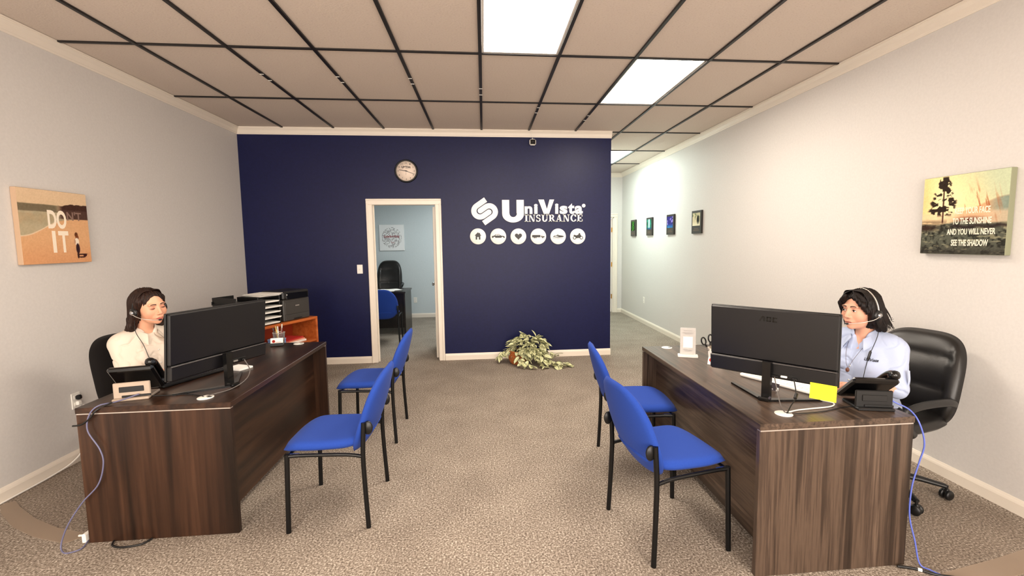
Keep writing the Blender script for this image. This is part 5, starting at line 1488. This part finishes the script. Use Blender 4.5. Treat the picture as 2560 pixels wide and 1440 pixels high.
    for k in range(3):
        z = nb[2] - vd - .05 - k * .085; 
        # button placket: find shirt front at x ~ 0
        xi = int(np.argmin(abs(X - P.get('vx', 0)))); zi = int(np.argmin(abs(Z - z))); col = f.F[xi, :, zi]; jj = np.where(col < 0)[0]
        if len(jj): MB().lathe([(0, 0), (.0048, 0), (.0048, .0015), (0, .002)], 10, T=TR(X[xi], Y[jj[-1]] + .004, z) @ RX(-PI / 2)).build('button', P['button_mat'], so)
    if P.get('pocket_text'):
        v, ff = fit_text('UniVista', .062, .016, .02, .0003)
        x0 = -.135
        def yfront(x, z):
            xi = int(np.argmin(abs(X - x))); zi = int(np.argmin(abs(Z - z))); jj = np.where(f.F[xi, :, zi] < 0)[0]
            return Y[jj[-1]] if len(jj) else .1
        z0 = .868
        vv = [(x0 + .062 - p[0] , yfront(x0 + .062 - p[0], z0 + p[1]) + .0065, z0 + p[1]) for p in v]
        MB().add(vv, ff).build('embroidery', M_INK, so)
    # ---- trousers and shoes
    f = Field(axis([(-.24, .24, .008)]), axis([(-.17, .70, .008)]), axis([(.06, .68, .008)]))
    legs2 = Prims(); legs2.L = [p for i, p in enumerate(legs.L) if i % 3 != 2]
    Prims().ell((0, -.01, .565), (.185 * wd, .135, .10), .05).apply(f, .006); legs2.apply(f, .009)
    np_mesh('trousers', *f.mesh(), M_TROUSER, root)
    f = Field(axis([(-.18, .18, .005)]), axis([(.30, .78, .005)]), axis([(-.002, .12, .005)]))
    for s in (-1, 1):
        ax, ay = s * .105, P['knee'] + P.get('shin', .02)
        Prims().cap((ax, ay - .01, .045), (ax, ay + .15, .032), .044, .034, .02).apply(f)
    f.F = np.maximum(f.F, .004 - f.Z[None, None, :])
    np_mesh('shoes', *f.mesh(), M_BLACK, root)
    return root, skin_o, fr['h'], f

M_SKIN = vcol('skin', 0.48, 0.35)
M_SKIN.node_tree.nodes['Principled BSDF'].inputs['Subsurface Weight'].default_value = 0.08
M_SKIN.node_tree.nodes['Principled BSDF'].inputs['Subsurface Radius'].default_value = (.010, .004, .002)
M_EYEW = mat('eye_white', (232, 224, 216), .25); M_IRIS = mat('brown_iris', (44, 26, 18), .15); M_LASH = mat('lashes', (28, 18, 14), .6)
M_LID = mat('eyelid_shade', (184, 118, 92), .5)
M_CREASE = mat('skin_crease', (112, 58, 44), .6)
M_TROUSER = fabric('black_trousers', (22, 22, 26), (34, 34, 38))
M_CREAM = fabric('cream_shirt', (214, 200, 184), (222, 209, 194), 1200, .15)
M_PALEB = fabric('pale_blue_shirt', (168, 180, 208), (180, 191, 216), 1200, .15)
def hair_mat(name, dark, lt):
    m = mat(name, dark, .5, spec=.25)
    v = coords(m, (60, 60, 7)); n = noise(m, v, 3.2, 5, .6)
    lk(m, ramp(m, n, [(.35, dark), (.52, tuple(int(a * .6 + b * .4) for a, b in zip(dark, lt))), (.72, lt)]).outputs[0], base(m)); bump(m, n, .55, .004)
    return m
def build_hair(root, frame, pr, grow_fn, m, lo, hi, step=.0040, disp=True):
    Rh, oh = frame
    f = Field(*[axis([(a, b, step)]) for a, b in zip(lo, hi)])
    def dp(x, y, z):
        az = np.arctan2(x, y + .02)
        return .0022 * np.sin(az * 46 + 4 * np.sin(z * 22)) + .0016 * np.sin(az * 23 + z * 60)
    pr.apply(f, 0, dp, {'h': (np.eye(3), np.zeros(3))})
    V, Q = f.mesh()
    return np_mesh('hair', V @ Rh.T + oh, Q, m, root)
def strands(root, frame, paths, m, r0=.004):
    Rh, oh = frame
    b = MB()
    for p in paths:
        sp = smooth_path([tuple(Rh @ np.array(q_) + oh) for q_ in p], 5)
        n = len(sp); b.tube(sp, [r0 * (1 - .85 * (i / (n - 1)) ** 2) for i in range(n)], 6, flat=.6)
    return b.build('hair_strands', m, root)
def headset(label, root, frame, mic_side, cable, cm, R=.100, cz_=-.014):
    """mic_side +1 = person's right"""
    Rh, oh = frame
    T = Matrix.Translation(root.location) @ Matrix.Rotation(root.rotation_euler.z, 4, 'Z') @ Matrix.Translation(tuple(oh)) @ Matrix(Rh.tolist()).to_4x4()
    t = thing('headset', label, 'headset'); t.matrix_world = T
    band = [(R * math.sin(a), -.006, -.012 + (R + .030) * math.cos(a) * (1 if math.cos(a) > 0 else .5)) for a in [math.radians(-96 + 192 * i / 28) for i in range(29)]]
    MB().tube(band, .0030, 8, flat=2.0).build('headband', M_SILVER if cm else M_BLACK, t)
    for s in (-1, 1):
        MB().lathe([(0, -.004), (.022, -.004), (.027, .004), (.026, .012), (.018, .016), (0, .016)], 18, T=TR(s * (R - .010), -.004, cz_) @ RY(s * PI / 2) @ Matrix.Scale(1.15, 4)).build('ear_cup', M_BLACK, t)
    s = mic_side
    MB().lathe([(0, 0), (.014, 0), (.0155, .004), (.012, .010), (0, .012)], 16, T=TR(s * (R + .006), -.004, cz_) @ RY(s * PI / 2)).build('boom_pivot', M_CHROME, t)
    bp = smooth_path([(s * (R + .014), .0, cz_ - .004), (s * (R + .004), .035, cz_ - .022), (s * .082, .085, -.056), (s * .040, .116, -.066), (s * .018, .121, -.068)], 6)
    MB().tube(bp, .0021, 8).build('boom', M_SILVER, t)
    MB().sphere(tuple(bp[-1]), (.011, .007, .006), n=8).build('microphone', M_BLACK, t)
    Ti = T.inverted()
    RT = Matrix.Translation(root.location) @ Matrix.Rotation(root.rotation_euler.z, 4, 'Z')
    pts = [(s * .084, -.004, -.036)] + [tuple(Ti @ (RT @ Vector(p))) for p in cable]
    MB().tube(smooth_path(pts, 6), .0019, 6).build('cord', M_BLACK, t)
    if cm:
        a = Vector(pts[2]); b_ = Vector(pts[3]); d = (b_ - a).normalized()
        MB().tube([a - d * .03, a - d * .02, a + d * .02, a + d * .03], [.003, .009, .009, .003], 10, flat=.6).build('inline_control', M_BLACK, t)
    return t

# ---- woman in cream at the left desk
PL = dict(head=(.010, .105, 1.172), head_rot=(math.radians(-8), math.radians(6), math.radians(0)), neck_base=(0, .010, 1.005), lean=.07, wide=.87, belly=1.0,
          armR=((.140, .0, .930), (.182, .135, .745), (.105, .335, .765)), armL=((-.140, .0, .930), (-.185, .135, .745), (-.11, .335, .765)),
          handR=dict(fwd=(-.25, 1, -.02)), handL=dict(fwd=(.25, 1, -.02)), sleeve=1.35, knee=.42, shin=.03,
          skin=(226, 168, 136), blush=(214, 120, 96), shade=(150, 92, 72), eye_open=.2, brow_mat=mat('dark_brows', (58, 34, 24), .7), lip_mat=mat('rose_lips', (190, 94, 88), .4),
          wrinkle=.0040, vneck=.075, shirt_mat=M_CREAM, button_mat=M_WHITE)
pl, plskin, plf, _ = build_person('woman in a cream collared shirt sitting at the dark brown desk', (-2.285, 3.262, 0), -24, PL)
M_HAIRL = hair_mat('dark_brown_hair', (22, 12, 8), (62, 36, 24))
hp = Prims()
hp.ell((0, -.020, .038), (.080, .098, .081), .02, fr='h').ell((0, -.055, -.03), (.080, .062, .10), .03, fr='h')
for s_ in (-1, 1):
    hp.cap((s_ * .070, .012, .045), (s_ * .077, -.010, -.04), .020, .020, .02, fr='h').cap((s_ * .077, -.012, -.04), (s_ * .088, -.045, -.13), .021, .022, .02, fr='h')
    hp.cap((s_ * .088, -.045, -.13), (s_ * .120, -.105, -.235), .022, .009, .02, fr='h')
hp.cap((0, -.085, -.05), (0, -.120, -.24), .055, .030, .03, fr='h').cap((.05, -.080, -.10), (.07, -.120, -.26), .035, .014, .03, fr='h').cap((-.05, -.080, -.10), (-.07, -.120, -.26), .035, .014, .03, fr='h')
hp.ell((0, .100, -.022), (.062, .076, .112), .010, mode='s', fr='h').ell((0, .085, -.11), (.075, .075, .06), .015, mode='s', fr='h')
hL = build_hair(pl, plf, hp, None, M_HAIRL, (-.16, -.18, -.30), (.16, .12, .15))
sp_ = []
rr = random.Random(3)
for s_ in (-1, 1):
    for k in range(44):
        u = min(1, max(0, k / 43 + rr.uniform(-.02, .02))); x0 = s_ * rr.uniform(.0, .01)
        sp_.append([(x0 + s_ * .006, .045 - .11 * u, .116 - .03 * (u - .3) ** 2), (s_ * .050, .032 - .10 * u, .105 - .02 * u), (s_ * .080, .010 - .08 * u, .045), (s_ * .088, -.010 - .06 * u, -.04), (s_ * .097, -.03 - .05 * u, -.13), (s_ * (.125 + rr.uniform(-.02, .02)), -.095 - .05 * u, -.22 - rr.uniform(0, .05))])
strands(pl, plf, sp_, M_HAIRL, .0030)
headset('black headset worn by the woman in the cream shirt', pl, plf, 1, [(.090, .085, 1.02), (.084, .142, .93), (.080, .176, .85), (.088, .24, .775)], False, .092, -.026)

# ---- woman in pale blue at the right desk
PR = dict(head=(0, .080, 1.148), head_rot=(math.radians(-4), math.radians(0), math.radians(-13)), neck_base=(0, .004, .995), lean=.05, wide=1.0, belly=1.06,
          armR=((.165, .0, .928), (.235, .130, .738), (.12, .335, .763)), armL=((-.165, .0, .928), (-.222, .120, .738), (-.13, .325, .763)),
          handR=dict(fwd=(-.3, 1, -.02)), handL=dict(fwd=(.3, 1, -.02)), sleeve=1.04, knee=.42, shin=.03,
          skin=(214, 160, 134), blush=(206, 122, 100), shade=(146, 94, 78), eye_open=1.0, gaze=0.1, brow_mat=mat('dark_brows', (56, 36, 28), .7), lip_mat=mat('muted_lips', (176, 96, 88), .4),
          wrinkle=.0042, vneck=.125, shirt_mat=M_PALEB, button_mat=M_WHITE, pocket_text=True)
prn, prskin, prf, _ = build_person('woman in a pale blue collared shirt sitting at the grey-brown desk', (2.275, 2.505, 0), -158, PR)
M_HAIRR = hair_mat('black_brown_hair', (9, 6, 6), (34, 19, 14))
hp = Prims()
hp.ell((0, -.020, .040), (.083, .101, .086), .02, fr='h').ell((0, -.048, -.040), (.090, .075, .085), .03, fr='h')
for s_ in (-1, 1):
    hp.cap((s_ * .072, .020, .050), (s_ * .086, .012, -.03), .020, .022, .02, fr='h').cap((s_ * .086, -.01, -.03), (s_ * .088, -.03, -.105), .026, .018, .02, fr='h')
hp.cap((-.060, -.06, -.06), (-.075, -.085, -.120), .036, .014, .02, fr='h').cap((.060, -.06, -.06), (.075, -.085, -.120), .036, .014, .02, fr='h').cap((0, -.085, -.05), (0, -.110, -.125), .045, .020, .03, fr='h')
hp.ell((0, .104, -.024), (.058, .074, .108), .008, mode='s', fr='h').ell((0, .085, -.115), (.072, .078, .055), .015, mode='s', fr='h')
for s_ in (-1, 1): hp.cap((s_ * .030, .080, .084), (s_ * .066, .066, .040), .013, .014, .012, fr='h').cap((s_ * .066, .066, .040), (s_ * .078, .044, .000), .014, .014, .012, fr='h')
build_hair(prn, prf, hp, None, M_HAIRR, (-.14, -.18, -.17), (.14, .14, .16))
sp_ = []
rr = random.Random(9)
for s_ in (-1, 1):
    for k in range(44):
        u = min(1, max(0, k / 43 + rr.uniform(-.02, .02)))
        sp_.append([(s_ * .006, .055 - .12 * u, .121 - .03 * (u - .4) ** 2), (s_ * .055, .050 - .12 * u, .108 - .02 * u), (s_ * .084, .035 - .10 * u, .045), (s_ * .100, .015 - .09 * u, -.03), (s_ * .108, .00 - .10 * u, -.085), (s_ * (.112 + rr.uniform(0, .010)), -.01 - .095 * u - rr.uniform(0, .010), -.105 - rr.uniform(-.01, .02))])
for k in range(46):    # flicked ends at the nape
    x = -.10 + .2 * k / 45
    z = rr.uniform(-.10, -.02)
    sp_.append([(x * .8, -.085, z + .05), (x * .95, -.108, z), (x, -.116, z - .025), (x * 1.02, -.126 - rr.uniform(0, .008), z - .028)])
for k in range(20):     # fringe swept to the sides
    s_ = -1 if k < 10 else 1; u = (k % 10) / 10
    sp_.append([(.008 + s_ * .004, .050 - .02 * u, .117), (.008 + s_ * (.030 + .02 * u), .070 - .02 * u, .098), (s_ * (.060 + .012 * u), .064 - .03 * u, .062), (s_ * (.078 + .008 * u), .050 - .03 * u, .010)])
strands(prn, prf, sp_, M_HAIRR, .0036)
tb = MB().tube(smooth_path([(-.262, .095, .845), (-.272, .108, .80), (-.270, .112, .762)], 4), .010, 8, flat=.35)
tb.build('sleeve_tab', M_PALEB, [c_ for c_ in prn.children if c_.name.startswith('shirt')][0])
headset('black and silver headset worn by the woman in pale blue', prn, prf, -1, [(-.092, .065, 1.02), (-.094, .150, .90), (-.088, .170, .83), (-.10, .215, .775)], True, .104, -.022)
t = thing('necklace', 'necklace with a brown pendant on the woman in pale blue', 'necklace', (0, 0, 0))
RTp = Matrix.Translation(prn.location) @ Matrix.Rotation(prn.rotation_euler.z, 4, 'Z')
nk = [RTp @ Vector(p) for p in ((.055, .040, .985), (.042, .114, .93), (.020, .166, .86), (0, .178, .812), (-.020, .166, .86), (-.042, .114, .93), (-.055, .040, .985))]
MB().tube(smooth_path([tuple(p) for p in nk], 6), .0010, 5).build('cord', mat('brown_cord', (70, 44, 34), .6), t)
MB().sphere(tuple(RTp @ Vector((0, .182, .798))), (.010, .010, .014), n=8).build('pendant', mat('brown_pendant', (104, 66, 52), .3), t)
